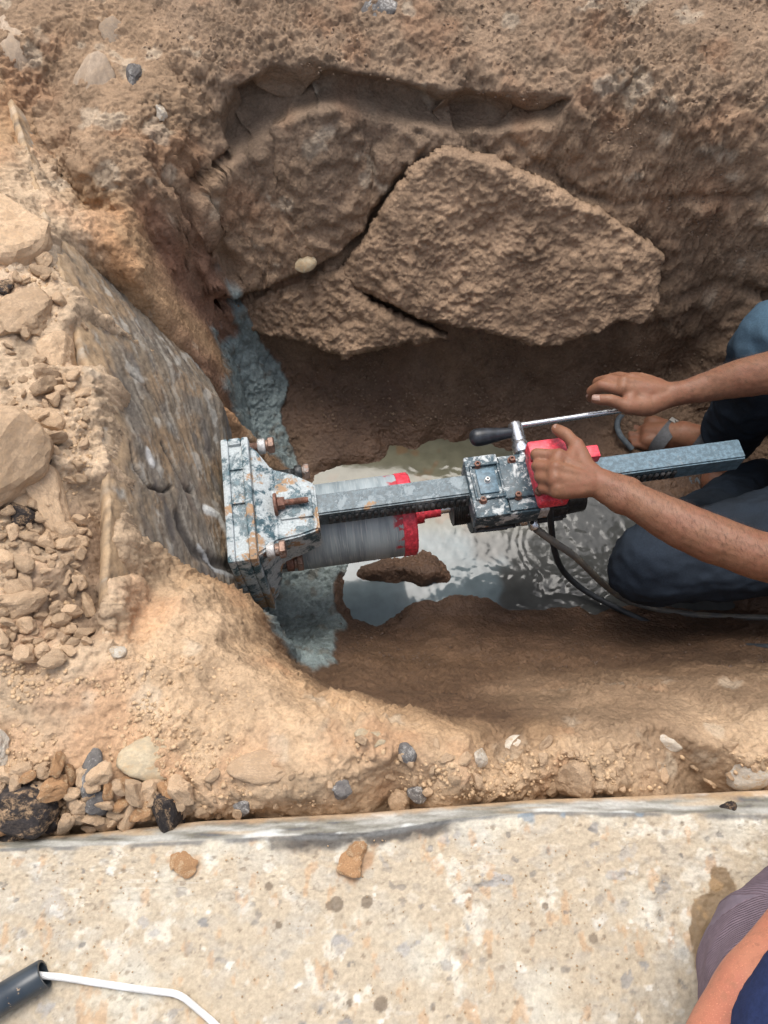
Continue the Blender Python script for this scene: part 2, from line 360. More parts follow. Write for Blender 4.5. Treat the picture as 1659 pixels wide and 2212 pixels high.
def blur(A, sig):
    r = int(sig*3) + 1; k = np.exp(-.5*(np.arange(-r, r + 1)/sig)**2); k /= k.sum()
    for ax in (0, 1):
        pad = [(0, 0)]*A.ndim; pad[ax] = (r, r); B = np.pad(A, pad, mode='edge'); n = A.shape[ax]
        A = sum(k[i]*np.take(B, np.arange(i, i + n), axis=ax) for i in range(2*r + 1))
    return A
G = T0.reshape(NY, NX, 7); HZ = blur(G[..., 0].astype(np.float64), 2.6); AT = blur(G[..., 1:], 3.5).reshape(-1, 6)
gy_, gx_ = np.gradient(HZ, GY, GX)
nrm = np.stack([-gx_, -gy_, np.ones_like(HZ)], -1); nrm /= np.linalg.norm(nrm, axis=-1, keepdims=True); nrm = nrm.reshape(-1, 3)
base = np.stack([xf, yf, HZ.ravel()], 1)
rgh = AT[:, 3]; wet = AT[:, 4].copy()
q = base.astype(np.float32)
fine = core
big = fbm(q, .11, 3, 1)*.008 + fbm(q, .035, 4, 5, .6)*.006
rid = np.maximum(fbm(q*np.array([1, 1, 1.3], np.float32), .05, 3, 9, ridge=True), -.2)*.004
sm = fbm(q, .012, 3, 21, .7)*.0052
w, wr = worley(q, .014, 40); lump = np.where(wr > .45, np.clip(.5 - w, 0, 1), 0)*.012
w2_, wr2 = worley(q + .31, .034, 50); lump2 = np.where(wr2 > .55, np.sqrt(np.clip(.46 - w2_, 0, 1)), 0)*.016
dryness = 1 - sstep(.1, .4, wet)
patch = sstep(-.1, .35, fbm(q, .12, 3, 77))
wetk = 1 - .45*sstep(.5, .8, wet)
slm = sstep(.27, .42, AT[:, 5] + .22*fbm(q, .04, 4, 501) + .10*fbm(q, .012, 2, 502))
gran = (np.abs(fbm(q, .008, 2, 310)) - .2)*.006 + np.where(worley(q, .0085, 320)[0] < .42, .0018, -.0006)
disp = rgh*(big*wetk + rid + sm*(.6 + .7*patch) + gran*(.5 + .6*patch)*(1 - .5*sstep(.5, .8, wet)) + (lump*(.35 + .9*patch) + lump2*patch*.9)*(.35 + .65*dryness))
disp += slm*(.0045*fbm(q, .022, 3, 511, ridge=True) + .0035*np.clip(.5 - worley(q, .016, 521)[0], 0, 1) + .003)
HD = HZ
def on_ground_many(U, W):
    U, W = np.asarray(U, float), np.asarray(W, float); a = (U - 829.5)/FOC; b = (W - 1106)/FOC; dx, dy, dz = a, CP - b*SP, -SP - b*CP
    res = np.stack([dx*(-CAM_H/dz), dy*(-CAM_H/dz), 0*a], 1); done = np.zeros(len(U), bool)
    for z in np.linspace(.2, -.72, 420):
        t = (z - CAM_H)/dz; x, y = dx*t, dy*t; i = np.clip(np.searchsorted(GX, x), 1, NX - 1); j = np.clip(np.searchsorted(GY, y), 1, NY - 1)
        hit = (HD[j, i] >= z) & ~done; res[hit] = np.stack([x, y, z + 0*x], 1)[hit]; done |= hit
        if done.all(): break
    return res
def on_ground(u, v, z0=0.):
    return on_ground_many([u], [v])[0]
# cracks
def crack(pts, wid, dep):
    w3 = on_ground_many([k[0] for k in pts], [k[1] for k in pts]); d = seg_dist(xf, HZ.ravel() + .5*yf, np.stack([w3[:, 0], w3[:, 2] + .5*w3[:, 1]], 1))
    yok = np.abs(yf - w3[:, 1].mean()) < .25
    d = d + .004*vnoise(q, .012, 88)
    return -dep*np.clip(1 - d/wid, 0, 1)*yok
def proud(pts, hgt, soft):
    w3 = on_ground_many([k[0] for k in pts], [k[1] for k in pts]); px_, py_ = xf, HZ.ravel() + .5*yf; po = np.stack([w3[:, 0], w3[:, 2] + .5*w3[:, 1]], 1)
    d = seg_dist(px_, py_, po, True); d = np.where(in_poly(px_, py_, po), d, -d) + .007*fbm(q, .05, 4, 601) + .004*fbm(q, .014, 3, 602)
    return hgt*sstep(0, soft, d)*(np.abs(yf - w3[:, 1].mean()) < .22)
disp += proud([(418,390,-.15),(470,352,-.125),(515,318,-.11),(560,285,-.092),(640,240,-.068),(720,212,-.055),(800,232,-.066),(860,260,-.085),(935,302,-.105),(900,345,-.13),(852,415,-.18),(812,452,-.205),(792,492,-.24),(738,540,-.285),(650,590,-.33),(560,622,-.355),(500,640,-.37),(440,628,-.36),(425,560,-.31),(408,500,-.26)], .020, .007)
disp += proud([(700,470,-.225),(790,495,-.24),(738,538,-.285),(690,520,-.27),(640,480,-.235)], -.008, .008) + proud([(470,500,-.26),(530,560,-.31),(500,620,-.36),(440,610,-.35),(430,540,-.29)], -.022, .02)
disp += crack([(425,385,-.15),(470,352,-.125),(515,318,-.11),(560,285,-.092),(640,240,-.068),(720,212,-.055)], .009, .022)
disp += crack([(470,655,-.38),(520,648,-.372),(560,632,-.36),(640,606,-.34),(745,545,-.285),(790,503,-.245),(812,455,-.205),(850,410,-.175),(880,360,-.14)], .011, .03)
disp += crack([(1100,300,-.11),(1250,420,-.18),(1340,445,-.185),(1480,430,-.17),(1659,420,-.165)], .014, .012) + crack([(1480,640,-.36),(1560,610,-.33),(1659,640,-.35)], .02, .02)
disp += (yf > 1.02)*(yf < 1.45)*(1 - sstep(-.02, .02, HZ.ravel()))*sstep(-.55, -.45, HZ.ravel())*((np.abs(fbm(q, .045, 4, 611, .6)) - .2)*.022 + .012*fbm(q, .12, 3, 612))
disp += crack([(765,1438,-.5), (800,1446,-.47), (850,1462,-.40), (905,1490,-.36), (960,1498,0), (1040,1512,-.33)], .006, .022)
disp += crack([(1200,1492,-.3), (1250,1490,-.27), (1290,1500,-.26)], .005, .012)
# scraped hollow under the far rim
hp = np.array([on_ground(k[0], k[1]) for k in ((470,262,-.07), (500,185,-.03), (560,152,-.012), (680,128,-.008), (800,156,-.012), (950,190,-.02), (1100,198,-.025), (1245,205,-.03), (1200,270,-.075), (1000,290,-.11), (850,265,-.09), (720,232,-.07), (620,262,-.085), (500,335,-.12))])
hx, hy = xf, HZ.ravel() + .35*yf; h2 = np.stack([hp[:, 0], hp[:, 2] + .35*hp[:, 1]], 1)
hd_ = np.where(in_poly(hx, hy, h2), seg_dist(hx, hy, h2, True), 0)*(yf > 1.15)*(yf < 1.42)
hd_ = np.where(hd_ > 0, np.maximum(hd_ + .006*fbm(q, .03, 3, 701), 0), 0); hol = sstep(0, .018, hd_); disp = disp*(1 - .55*hol) - .040*hol - .045*sstep(.0, .07, hd_)
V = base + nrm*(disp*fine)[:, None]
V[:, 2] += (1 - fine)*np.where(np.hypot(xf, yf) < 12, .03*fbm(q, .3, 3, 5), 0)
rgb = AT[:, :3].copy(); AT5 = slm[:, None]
# height-field colour: crumb tops paler, grime patches and clay streaks
cv = fbm(q, .06, 4, 140); cv2 = fbm(q, .02, 3, 150)
rgb *= (1 + .16*cv + .12*cv2)[:, None]
ork = sstep(.15, .5, fbm(q, .09, 3, 160))*dryness; rgb[:, 2] *= 1 - .15*ork; rgb[:, 1] *= 1 - .10*ork
lim = sstep(.36, .5, fbm(q, .05, 3, 170))*dryness*.35
rgb += lim[:, None]*(np.array([.62, .54, .42]) - rgb)
sc_ = np.array(CLS['s'][0])*(1 + .22*cv + .2*fbm(q, .012, 3, 531))[:, None]; br_ = sstep(.25, .45, fbm(q, .025, 3, 541))[:, None]*.6
rgb += AT5*(sc_*(1 - br_) + np.array([.15, .13, .10])*br_ - rgb)
wet = np.clip(wet + .15*cv*(wet > .2), 0, 1)
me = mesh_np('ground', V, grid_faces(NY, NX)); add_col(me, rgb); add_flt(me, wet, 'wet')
ground = tag(link('ground', me, M_SOIL), 'dug tan soil with the open pit in it', kind='structure')
HD = V[:, 2].reshape(NY, NX)
def gz(x, y):
    i = int(np.clip(np.searchsorted(GX, x), 1, NX - 1)); j = int(np.clip(np.searchsorted(GY, y), 1, NY - 1)); return float(HD[j, i])
# ------------------------------------------------------------------ water and slurry
def water():
    xs = np.arange(-.30, 1.6, .003); ys = np.arange(.40, 1.08, .003); X, Y = np.meshgrid(xs, ys); x, y = X.ravel(), Y.ravel()
    p = np.stack([x, y, np.zeros_like(x)], 1).astype(np.float32)
    c0 = P(1180, 1180, -.67); dd = np.hypot(x - c0[0], y - c0[1])
    rip = sstep(.02, .14, x)*(1 - sstep(.5, .62, x))
    s = p.copy(); ph = np.hypot(x - c0[0] + .01*fbm(p, .05, 2, 3), (y - c0[1]) + .01*fbm(p, .05, 2, 6))
    z = rip*(.00085*fbm(p*np.array([.75, 1.25, 1], np.float32), .03, 3, 12) + .00045*fbm(p, .012, 2, 13) + .00018*np.sin(ph*2*math.pi/.024 + 7*vnoise(p, .04, 9))*sstep(-.2, .3, fbm(p, .1, 2, 23))) + .0002*fbm(p, .05, 2, 15)
    col = np.array([.14, .18, .195])*np.ones((len(x), 1))
    br = sstep(.0, .45, fbm(p, .09, 4, 31) + 1.7*sstep(.12, .42, x) - .42)
    col += br[:, None]*(np.array([.07, .073, .07]) - col)
    up = sstep(.70, .76, y)*(1 - sstep(.2, .4, x)); col += up[:, None]*(np.array([.135, .13, .09]) - col)
    blot = sstep(.2, .45, fbm(p, .05, 3, 61))*up; col += (blot*.8)[:, None]*(np.array([.16, .10, .055]) - col)
    me = mesh_np('puddle', np.stack([x, y, z - .6695], 1), grid_faces(len(ys), len(xs))); add_col(me, col)
    n = NT('murky_water'); c = n.attr('Col')
    c = n.mix(1., c, n.map(n.noise(30, 5), .3, .7, .8, 1.15, False), 'MULTIPLY')
    b = n.bump(n.noise(60, 3, .5), .05, .003)
    m = n.out(c, .09, b, IOR=1.38, Specular_IOR_Level=.5)
    return tag(link('water', me, m), 'grey slurry water pooled on the pit floor', kind='structure')
water()

# ------------------------------------------------------------------ concrete kerb in the foreground
def kerb():
    E1 = np.array([P(u, v, 0)[:2] for u, v in ((-300,1862),(0,1834),(200,1828),(432,1817),(620,1806),(802,1799),(900,1783),(994,1768),(1172,1754),(1400,1757),(1659,1762),(1950,1765))])
    E2 = np.array([P(u, v, -.018)[:2] for u, v in ((-300,1846),(0,1815),(200,1800),(432,1775),(620,1766),(802,1757),(900,1748),(994,1741),(1172,1728),(1400,1720),(1659,1708),(1950,1700))])
    xs = np.concatenate([np.linspace(-3, -.5, 26)[:-1], np.arange(-.5, .66, .0016), np.linspace(.68, 3, 24)])
    e1 = np.interp(xs, E1[:, 0], E1[:, 1]); e2 = np.interp(xs, E2[:, 0], E2[:, 1])
    v = np.concatenate([[-.9, -.5, -.25], np.arange(-.12, .0, .0016)]); nv = len(v)
    rows = [np.stack([xs, e1*0 + k, xs*0], 1) for k in v]
    tmin = 0.
    for t in np.linspace(0, 1, 110): rows.append(np.stack([xs, t*e1, xs*0], 1))
    for t in np.linspace(0, 1, 18)[1:]: rows.append(np.stack([xs, e1 + t*(e2 - e1), xs*0 - .018*t**1.3], 1))
    for zz in (-.05, -.2, -.45): rows.append(np.stack([xs, e2 + .004, xs*0 + zz], 1))
    Pn = np.array(rows).reshape(-1, 3); nr = len(rows); nc = len(xs)
    x, y, z = Pn.T; p = np.stack([x, y, 0*z], 1).astype(np.float32); yy = np.interp(x, xs, e1); w_ = np.interp(x, xs, e2) - yy
    tb = np.clip((y - yy)/np.maximum(w_, 1e-4), -9, 1.2)        # 0 at the arris, 1 at the soil
    f = fbm(p, .05, 4, 3); f2 = fbm(p, .018, 4, 7); f3 = fbm(p, .007, 3, 9)
    # colour
    cream = np.array([.53, .48, .385]); tan = np.array([.45, .375, .275]); pale = np.array([.64, .60, .51]); ora = np.array([.47, .24, .09]); gr = np.array([.42, .41, .37])
    c = cream + 0*Pn
    def mx(m, col): 
        nonlocal c; c = c + np.clip(m, 0, 1)[:, None]*(np.asarray(col) - c)
    near = 1 - sstep(.02, .17, y)
    mx(sstep(-.15, .35, f + .7*near - .25), tan); mx(sstep(.05, .3, fbm(p, .026, 5, 8, .65) - .12*near)*.6, pale); mx(sstep(.22, .4, fbm(p*np.array([.7, 1.2, 1], np.float32), .016, 4, 11))*.4, (.40, .36, .30)); mx(sstep(.15, .4, fbm(p, .03, 3, 19))*.25, gr)
    mx(sstep(.30, .48, fbm(p*np.array([1.3, .7, 1], np.float32), .014, 4, 33) + .14*near - .13)*.35, ora)
    h = .0012*f + .0016*f2 + .0012*f3 + .0008*fbm(p, .0035, 2, 13)
    for s, thr, dark, seed in ((.015, .92, (.22, .22, .22), 5), (.009, .91, (.16, .15, .14), 15), (.0055, .90, (.22, .17, .12), 25), (.026, .93, (.36, .345, .325), 35), (.013, .90, (.70, .67, .6), 45)):
        d, r = worley2(x + .3*s*f2 + .3*s*f3, y*1.15 + .3*s*f, s, seed)
        d = d + .6*f3 + .5*fbm(p, .011, 3, 14); m = (1 - sstep(.16, .34, d))*(r > thr); k = .15 + .6*hash3((r*9999).astype(np.int32), (r*777).astype(np.int32), np.zeros(len(r), np.int32), 3)
        mx(m*k, dark); h += m*k*(-.0009 if dark[0] < .3 else .0008)
    f4 = fbm(p, .0045, 3, 201, .7); c = c*(1 + .16*f4 + .08*fbm(p, .0022, 2, 203))[:, None]
    for k_, (ths, wd_) in enumerate(((.05, .010), (.035, .012), (.022, .014))):
        ln = np.abs(fbm(p, ths, 3, 211 + k_)); mx((1 - sstep(.0, wd_, ln))*sstep(.15, .4, fbm(p, .06, 2, 221 + k_))*.6, (.19, .16, .13))
    sc1 = fbm(p*np.array([.12, 1.4, 1], np.float32) + (y*.3)[:, None]*np.array([.2, 0, 0], np.float32), .006, 2, 231); mx(sstep(.44, .52, sc1)*sstep(.15, .35, fbm(p, .05, 2, 233))*.22, (.66, .63, .56))
    # dried grey smear on the bevel, black tar line on the arris
    mb = sstep(-.08, .08, tb + .12*f2); strk = fbm(p*np.array([.18, 1.6, 1], np.float32), .008, 4, 55); strk2 = fbm(p*np.array([.12, 1, 1], np.float32), .012, 3, 57)
    bev = np.array([.29, .28, .245]) + strk[:, None]*np.array([.34, .34, .33]); c = c + mb[:, None]*(np.clip(bev, .12, .75) - c)
    mx(mb*sstep(.15, .4, strk2)*.6, (.46, .33, .19)); mx(mb*sstep(.3, .5, fbm(p*np.array([.3, 1, 1], np.float32), .014, 3, 91))*.7, (.62, .63, .6)); mx(mb*sstep(.62, 1.05, tb + .25*f2)*.8, (.44, .29, .16))
    xa, xb = P(520, 1800, 0)[0], P(975, 1775, 0)[0]
    tar = sstep(-.9, -.35, tb + .5*f2)*(1 - sstep(-.05, .1, tb + .1*f3))*sstep(xa - .03, xa + .06, x + .02*f)*(1 - sstep(xb - .01, xb + .01, x))*sstep(-.25, .12, f2 + .15)
    mx(tar*.92, (.075, .068, .062)); h -= tar*.001
    tar2 = sstep(-.3, -.1, tb + .15*f2)*(1 - sstep(-.02, .08, tb))*sstep(-.3, .1, fbm(p, .05, 3, 66)); mx(tar2*.8, (.15, .15, .145))
    bl = sstep(-1., -.5, tb)*(1 - sstep(-.05, .05, tb))*sstep(.3, .42, fbm(p, .02, 3, 99))*(x > .1); mx(bl*.7, (.2, .25, .29))
    # wet patch, water drops
    def st(pts, col, jit, soft, k=1.):
        po = np.array([P(u, v, 0)[:2] for u, v in pts]); d = seg_dist(x, y, po, True); s = np.where(in_poly(x, y, po), -d, d) + jit*f2 + .6*jit*f3
        m = (1 - sstep(-soft, soft, s))*(tb < 0); mx(m*k, col); return m
    wt = st([(1545,1875),(1575,1880),(1590,1925),(1620,1950),(1600,2030),(1540,2105),(1505,2100),(1500,2060),(1485,2010),(1495,1950),(1530,1930)], (.20, .135, .075), .006, .0012, .93)
    mx(wt*sstep(.15, .4, fbm(p, .012, 3, 71))*.55, (.36, .23, .11))
    st([(735,1870),(750,1830),(775,1815),(800,1840),(800,1880),(775,1905),(742,1905)], (.36, .21, .11), .008, .003, .75); st([(365,1858),(395,1845),(430,1855),(428,1890),(400,1900),(372,1885)], (.44, .28, .16), .010, .004, .6)
    wd = np.zeros(len(x))
    for u, v, r in ((793,1948,12),(728,1953,14),(712,1957,8),(823,2168,13),(602,1998,7),(1283,2028,9),(1306,2022,4),(580,1915,8),(755,2166,6),(1178,1958,7)):
        pc = P(u, v, 0); d = np.hypot(x - pc[0], y - pc[1]) - r*.00049 + .0012*f3; m = 1 - sstep(-.0006, .0006, d); mx(m*.85, (.17, .13, .09)); wd = np.maximum(wd, m)
    Pn[:, 2] += h*(np.abs(x) < .7)
    Pn[:, 2] -= mb*.002*(strk)*(tb < 1.05)
    me = mesh_np('kerb', Pn, grid_faces(nr, nc)); add_col(me, np.clip(c, .02, .9)); add_flt(me, np.maximum(wd*.5, wt*.5), 'wet')
    n = NT('kerb_concrete'); col = n.attr('Col')
    col = n.mix(1., col, n.map(n.noise(260, 6, .7), .3, .7, .85, 1.13, False), 'MULTIPLY')
    b = n.bump(n.noise(120, 10, .7), .45, .004); b = n.bump(n.noise(520, 5, .7), .4, .0012, b)
    n.out(col, n.map(n.attr('wet', 'Fac'), 0., .6, .9, .5), b, Specular_IOR_Level=.25)
    o = tag(link('concrete_kerb', me, n.m), 'cream worn concrete kerb along the foreground with a smeared grey edge', 'kerb')
    return o
kerb()

# ------------------------------------------------------------------ concrete wall that is being drilled
def concrete_wall():
    ss = np.arange(.22, 1.56, .003); zs = np.concatenate([np.arange(0, -.40, -.003), np.arange(-.40, -.76, -.008)])
    S_, Z_ = np.meshgrid(ss, zs); s, z = S_.ravel(), Z_.ravel()
    tz = np.interp(s, [.2, .35, .5, .7, 1.28, 1.7], [-.05, -.012, .0, .004, .012, .012])
    o = wall_pt(s, z); z2 = z + tz
    x = s*WW[0] + o*WN[0]; y = s*WW[1] + o*WN[1]; p = np.stack([x, y, z2], 1).astype(np.float32)
    sz = np.stack([s, z2*1.0, 0*s], 1).astype(np.float32)
    dg = np.stack([s*.94 + z2*.34, -s*.34 + z2*.94, 0*s], 1).astype(np.float32)
    f = fbm(p, .06, 4, 5); f2 = fbm(p, .02, 4, 6); st = fbm(dg*np.array([.16, 1.3, 1], np.float32), .012, 4, 8); st2 = fbm(dg*np.array([.3, 1.2, 1], np.float32), .035, 3, 18)
    h = .003*f + .0026*f2 + .0017*st + .0014*fbm(p, .006, 3, 7)
    c = np.array([.235, .185, .13])*np.ones((len(s), 1))
    def mx(m, col):
        nonlocal c; c = c + np.clip(m, 0, 1)[:, None]*(np.asarray(col) - c)
    mx(sstep(-.2, .35, st2)*.7, (.17, .155, .135)); mx(sstep(.05, .4, st)*.45, (.29, .26, .215)); mx(sstep(.0, .35, fbm(p, .07, 4, 28))*.75, (.29, .20, .12)); mx(sstep(.1, .3, fbm(dg*np.array([.12, 1.5, 1], np.float32), .006, 3, 29))*.55, (.10, .085, .07)); mx(sstep(.2, .4, fbm(dg*np.array([.2, 1.2, 1], np.float32), .008, 3, 30))*.6, (.36, .33, .28))
    mx(sstep(.28, .42, fbm(dg*np.array([.3, 1, 1], np.float32), .022, 4, 38))*.7, (.10, .09, .085)); mx(sstep(.38, .48, f2)*.5, (.16, .12, .09)); mx(sstep(.34, .5, fbm(p, .035, 3, 48))*.5, (.5, .48, .43))
    # mud over the upper edge, wet and tarry towards the foot
    top = 1 - sstep(.015, .085, -z + .04*f + .02*f2); mx(top*.85*sstep(-.3, .3, f2 + .2), (.46, .32, .19)); mx((1 - sstep(.0, .02, -z + .012*f))*sstep(.2, .4, fbm(p*np.array([1, 1, .3], np.float32), .03, 3, 58))*.3, (.55, .5, .42))
    def curve(pts, wid, dep, col, k):
        nonlocal h
        pr = []
        for u, v in pts:
            best = None
            for zz in np.linspace(.0, -.6, 121):
                w3 = P(u, v, zz); so = w3[:2] @ WW; ow = w3[:2] @ WN
                e = abs(ow - wall_pt(so, zz))
                if best is None or e < best[0]: best = (e, so, zz)
            pr.append(best[1:])
        d = seg_dist(s, z2, np.array(pr)) + .002*f2
        m = np.clip(1 - d/wid, 0, 1); h = h - dep*m; mx(sstep(0, .6, m)*k, col)
        return m
    curve([(278,960), (290,1010), (320,1050), (355,1062), (372,1050)], .004, .009, (.05, .04, .032), .9)
    curve([(350,960), (372,1000), (395,1050), (415,1062)], .007, .008, (.06, .05, .04), .85)
    curve([(385,1120), (395,1150), (420,1190), (460,1215), (500,1225), (525,1240)], .018, .006, (.05, .045, .042), .85)
    curve([(345,1180), (350,1220), (335,1265)], .006, .008, (.06, .05, .04), .8)
    curve([(285,810), (330,860), (350,890)], .004, .005, (.1, .085, .07), .8); curve([(265,500), (275,520)], .008, .004, (.12, .1, .1), .8)
    curve([(445,1100), (470,1115), (488,1150), (492,1180)], .011, -.003, (.62, .63, .6), .95); curve([(315,975), (330,1000)], .009, -.002, (.62, .62, .6), .85); curve([(428,1180), (470,1230), (505,1245)], .006, -.002, (.6, .62, .62), .6)
    curve([(400,1060), (410,1085), (420,1100)], .012, .002, (.15, .12, .1), .7); curve([(395,1000), (400,1060)], .012, .001, (.17, .14, .115), .7)
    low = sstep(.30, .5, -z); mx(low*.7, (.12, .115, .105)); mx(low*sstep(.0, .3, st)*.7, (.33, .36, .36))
    nx = np.array([WN[0], WN[1], .3]); nx /= np.linalg.norm(nx)
    edge = np.exp(-(-z)/.012)*.002*fbm(p, .03, 3, 68)
    V3 = np.stack([x, y, z2], 1) + nx*(h + edge)[:, None]; V3[:, 2] += np.exp(z/.01)*.003*fbm(p, .025, 3, 78)
    nr, nc = len(zs), len(ss)
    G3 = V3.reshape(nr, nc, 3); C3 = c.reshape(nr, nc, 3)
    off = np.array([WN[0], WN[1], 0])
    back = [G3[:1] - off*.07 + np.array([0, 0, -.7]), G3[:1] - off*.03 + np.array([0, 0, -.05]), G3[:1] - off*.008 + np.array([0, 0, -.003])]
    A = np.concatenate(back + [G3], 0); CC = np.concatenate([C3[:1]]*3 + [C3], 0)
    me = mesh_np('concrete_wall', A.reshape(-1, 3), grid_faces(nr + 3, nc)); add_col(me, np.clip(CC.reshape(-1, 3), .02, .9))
    n = NT('old_concrete'); col = n.attr('Col'); col = n.mix(1., col, n.map(n.noise(190, 7, .7), .3, .7, .78, 1.2, False), 'MULTIPLY')
    b = n.bump(n.noise(80, 9, .7), .5, .004); b = n.bump(n.noise(420, 5, .7), .4, .0012, b)
    n.out(col, .75, b, Specular_IOR_Level=.3)
    tag(link('concrete_wall', me, n.m), 'mud streaked grey concrete wall on the left that is being drilled', 'wall')
concrete_wall()

# ------------------------------------------------------------------ slabs of earth leaning on the far side
def pillow(name, pts, T, r, res, label, cat, cls='m', mat=None, seed=0, rough=1., sink=.02, group=None, tint=1., lobes=0., merge=0.):
    W = np.array([P(*k) for k in pts]); c = W.mean(0); _, _, vt = np.linalg.svd(W - c); nv = vt[2]
    if nv @ (np.array([0, 0, CAM_H]) - c) < 0: nv = -nv
    ax = np.cross([0, 0, 1], nv); ax = ax/np.linalg.norm(ax) if np.linalg.norm(ax) > .05 else np.array([1., 0, 0]); ay = np.cross(nv, ax)
    q2 = np.stack([(W - c) @ ax, (W - c) @ ay], 1); hh = (W - c) @ nv
    xs = np.arange(q2[:, 0].min() - .02, q2[:, 0].max() + .02, res); ys = np.arange(q2[:, 1].min() - .02, q2[:, 1].max() + .02, res)
    X, Y = np.meshgrid(xs, ys); x, y = X.ravel(), Y.ravel(); p = (c + x[:, None]*ax + y[:, None]*ay).astype(np.float32)
    d = seg_dist(x, y, q2, True); sd = np.where(in_poly(x, y, q2), d, -d) + rough*(.014*fbm(p, .08, 4, seed + 1) + .009*fbm(p, .022, 4, seed + 2, .65))
    ins = sd > 0; t = np.clip(sd/r, 0, 1); prof = np.sqrt(1 - (1 - t)**2)
    big = .030*fbm(p, .17, 3, seed + 3) + .008*fbm(p, .05, 4, seed + 4); w, wr = worley(p, .016, seed + 5); w2, wr2 = worley(p + .2, .045, seed + 8)
    hgt = T*prof - sink + rough*(prof*(big + lobes*np.sqrt(np.clip(.5 - w2, 0, 1))*(wr2 > .4)) + .004*fbm(p, .02, 4, seed + 6, .6) + np.where(wr > .5, np.clip(.5 - w, 0, 1), 0)*.009*sstep(-.2, .4, fbm(p, .09, 2, seed + 7)) + fbm(p, .016, 4, seed + 9, .7)*.0068*(.35 + 1.1*sstep(-.25, .35, fbm(p, .08, 3, seed + 16))) + (np.abs(fbm(p, .03, 4, seed + 10, .6)) - .2)*.016*sstep(-.3, .3, fbm(p, .12, 2, seed + 13)))
    hgt = hgt - merge*(1 - sstep(-.02, .16, (p - W[:, :].min(0))[:, 0] + .05*fbm(p, .06, 3, seed + 15)))
    Pf = p + hgt[:, None]*nv; Pb = p - (sink + .015)*nv
    nr, nc = X.shape; F4 = grid_faces(nr, nc); ok = ins[F4].all(1); Ff = F4[ok]
    e = np.concatenate([Ff[:, [0, 1]], Ff[:, [1, 2]], Ff[:, [2, 3]], Ff[:, [3, 0]]]); key = np.sort(e, 1); _, inv, cnt = np.unique(key, axis=0, return_inverse=True, return_counts=True)
    be = e[cnt[inv.ravel()] == 1]; N0 = len(p)
    F_ = np.concatenate([Ff, Ff[:, ::-1] + N0, np.stack([be[:, 1], be[:, 0], be[:, 0] + N0, be[:, 1] + N0], 1)])
    Va = np.concatenate([Pf, Pb]); used = np.unique(F_); re = np.full(len(Va), -1); re[used] = np.arange(len(used))
    me = mesh_np(name, Va[used], re[F_])
    if mat is None:
        cl = np.array(CLS[cls][0])*tint; cc = cl*(1 + .28*fbm(p, .07, 4, seed + 11) + .16*fbm(p, .018, 3, seed + 12))[:, None]; cc = np.concatenate([cc, cc])[used]
        add_col(me, cc); add_flt(me, np.full(len(used), CLS[cls][2]), 'wet'); mat = M_SOIL
    return tag(link(name, me, mat), label, cat, group)
pillow('earth_slab', [(738,585,-.34),(790,500,-.25),(815,455,-.21),(880,365,-.14),(960,318,-.10),(1040,328,-.10),(1110,358,-.125),(1180,388,-.145),(1240,422,-.17),(1310,450,-.19),(1350,488,-.215),(1400,522,-.24),(1434,552,-.26),(1428,600,-.295),(1418,650,-.33),(1385,695,-.36),(1330,705,-.37),(1250,737,-.395),(1180,752,-.405),(1100,745,-.40),(1000,718,-.385),(900,688,-.365),(825,655,-.345),(765,620,-.36)],
       .040, .018, .0026, 'large rough slab of earth leaning below the far rim, right of the long crack', 'earth slab', 'm', seed=100, tint=1.05, lobes=.004, merge=.034)
pillow('earth_ledge', [(445,668,-.395),(500,655,-.385),(560,632,-.37),(650,603,-.345),(735,582,-.325),(770,625,-.35),(830,662,-.375),(900,698,-.40),(965,728,-.415),(905,742,-.43),(800,770,-.455),(740,778,-.46),(690,760,-.45),(640,738,-.44),(560,722,-.435),(500,715,-.43)],
       .045, .022, .0026, 'crumbling ledge of moist earth above the grey slurry', 'earth ledge', 'm', seed=180, tint=.92, lobes=.010, rough=1.2, merge=.02)
# ------------------------------------------------------------------ hard surface helpers
def bm_new(): return bmesh.new()
def bm_link(name, bm, mat, parent=None, smooth=True, angle=40):
    me = D.meshes.new(name); bmesh.ops.recalc_face_normals(bm, faces=bm.faces[:]); 
    for e in bm.edges:
        if len(e.link_faces) == 2 and e.calc_face_angle(0) > math.radians(angle): e.smooth = False
    bm.to_mesh(me); bm.free()
    return link(name, me, mat, parent, smooth)
def rbox(bm, lo, hi, bev=.002, M=None, seg=2):
    lo, hi = Vector(lo), Vector(hi); r = bmesh.ops.create_cube(bm, size=1.0); vs = r['verts']
    for v in vs: v.co = Vector([lo[i] + (v.co[i] + .5)*(hi[i] - lo[i]) for i in range(3)])
    if bev: 
        es = list({e for v in vs for e in v.link_edges}); rr = bmesh.ops.bevel(bm, geom=es, offset=bev, segments=seg, affect='EDGES', profile=.5)
        vs = list({v for f in rr['faces'] for v in f.verts} | {v for v in vs if v.is_valid})
    if M is not None: bmesh.ops.transform(bm, matrix=M, verts=vs)
def frame_of(a):
    a = Vector(a).normalized(); u = a.cross(Vector((0, 0, 1)))
    if u.length < .05: u = a.cross(Vector((0, 1, 0)))
    u.normalize(); return a, u, a.cross(u)
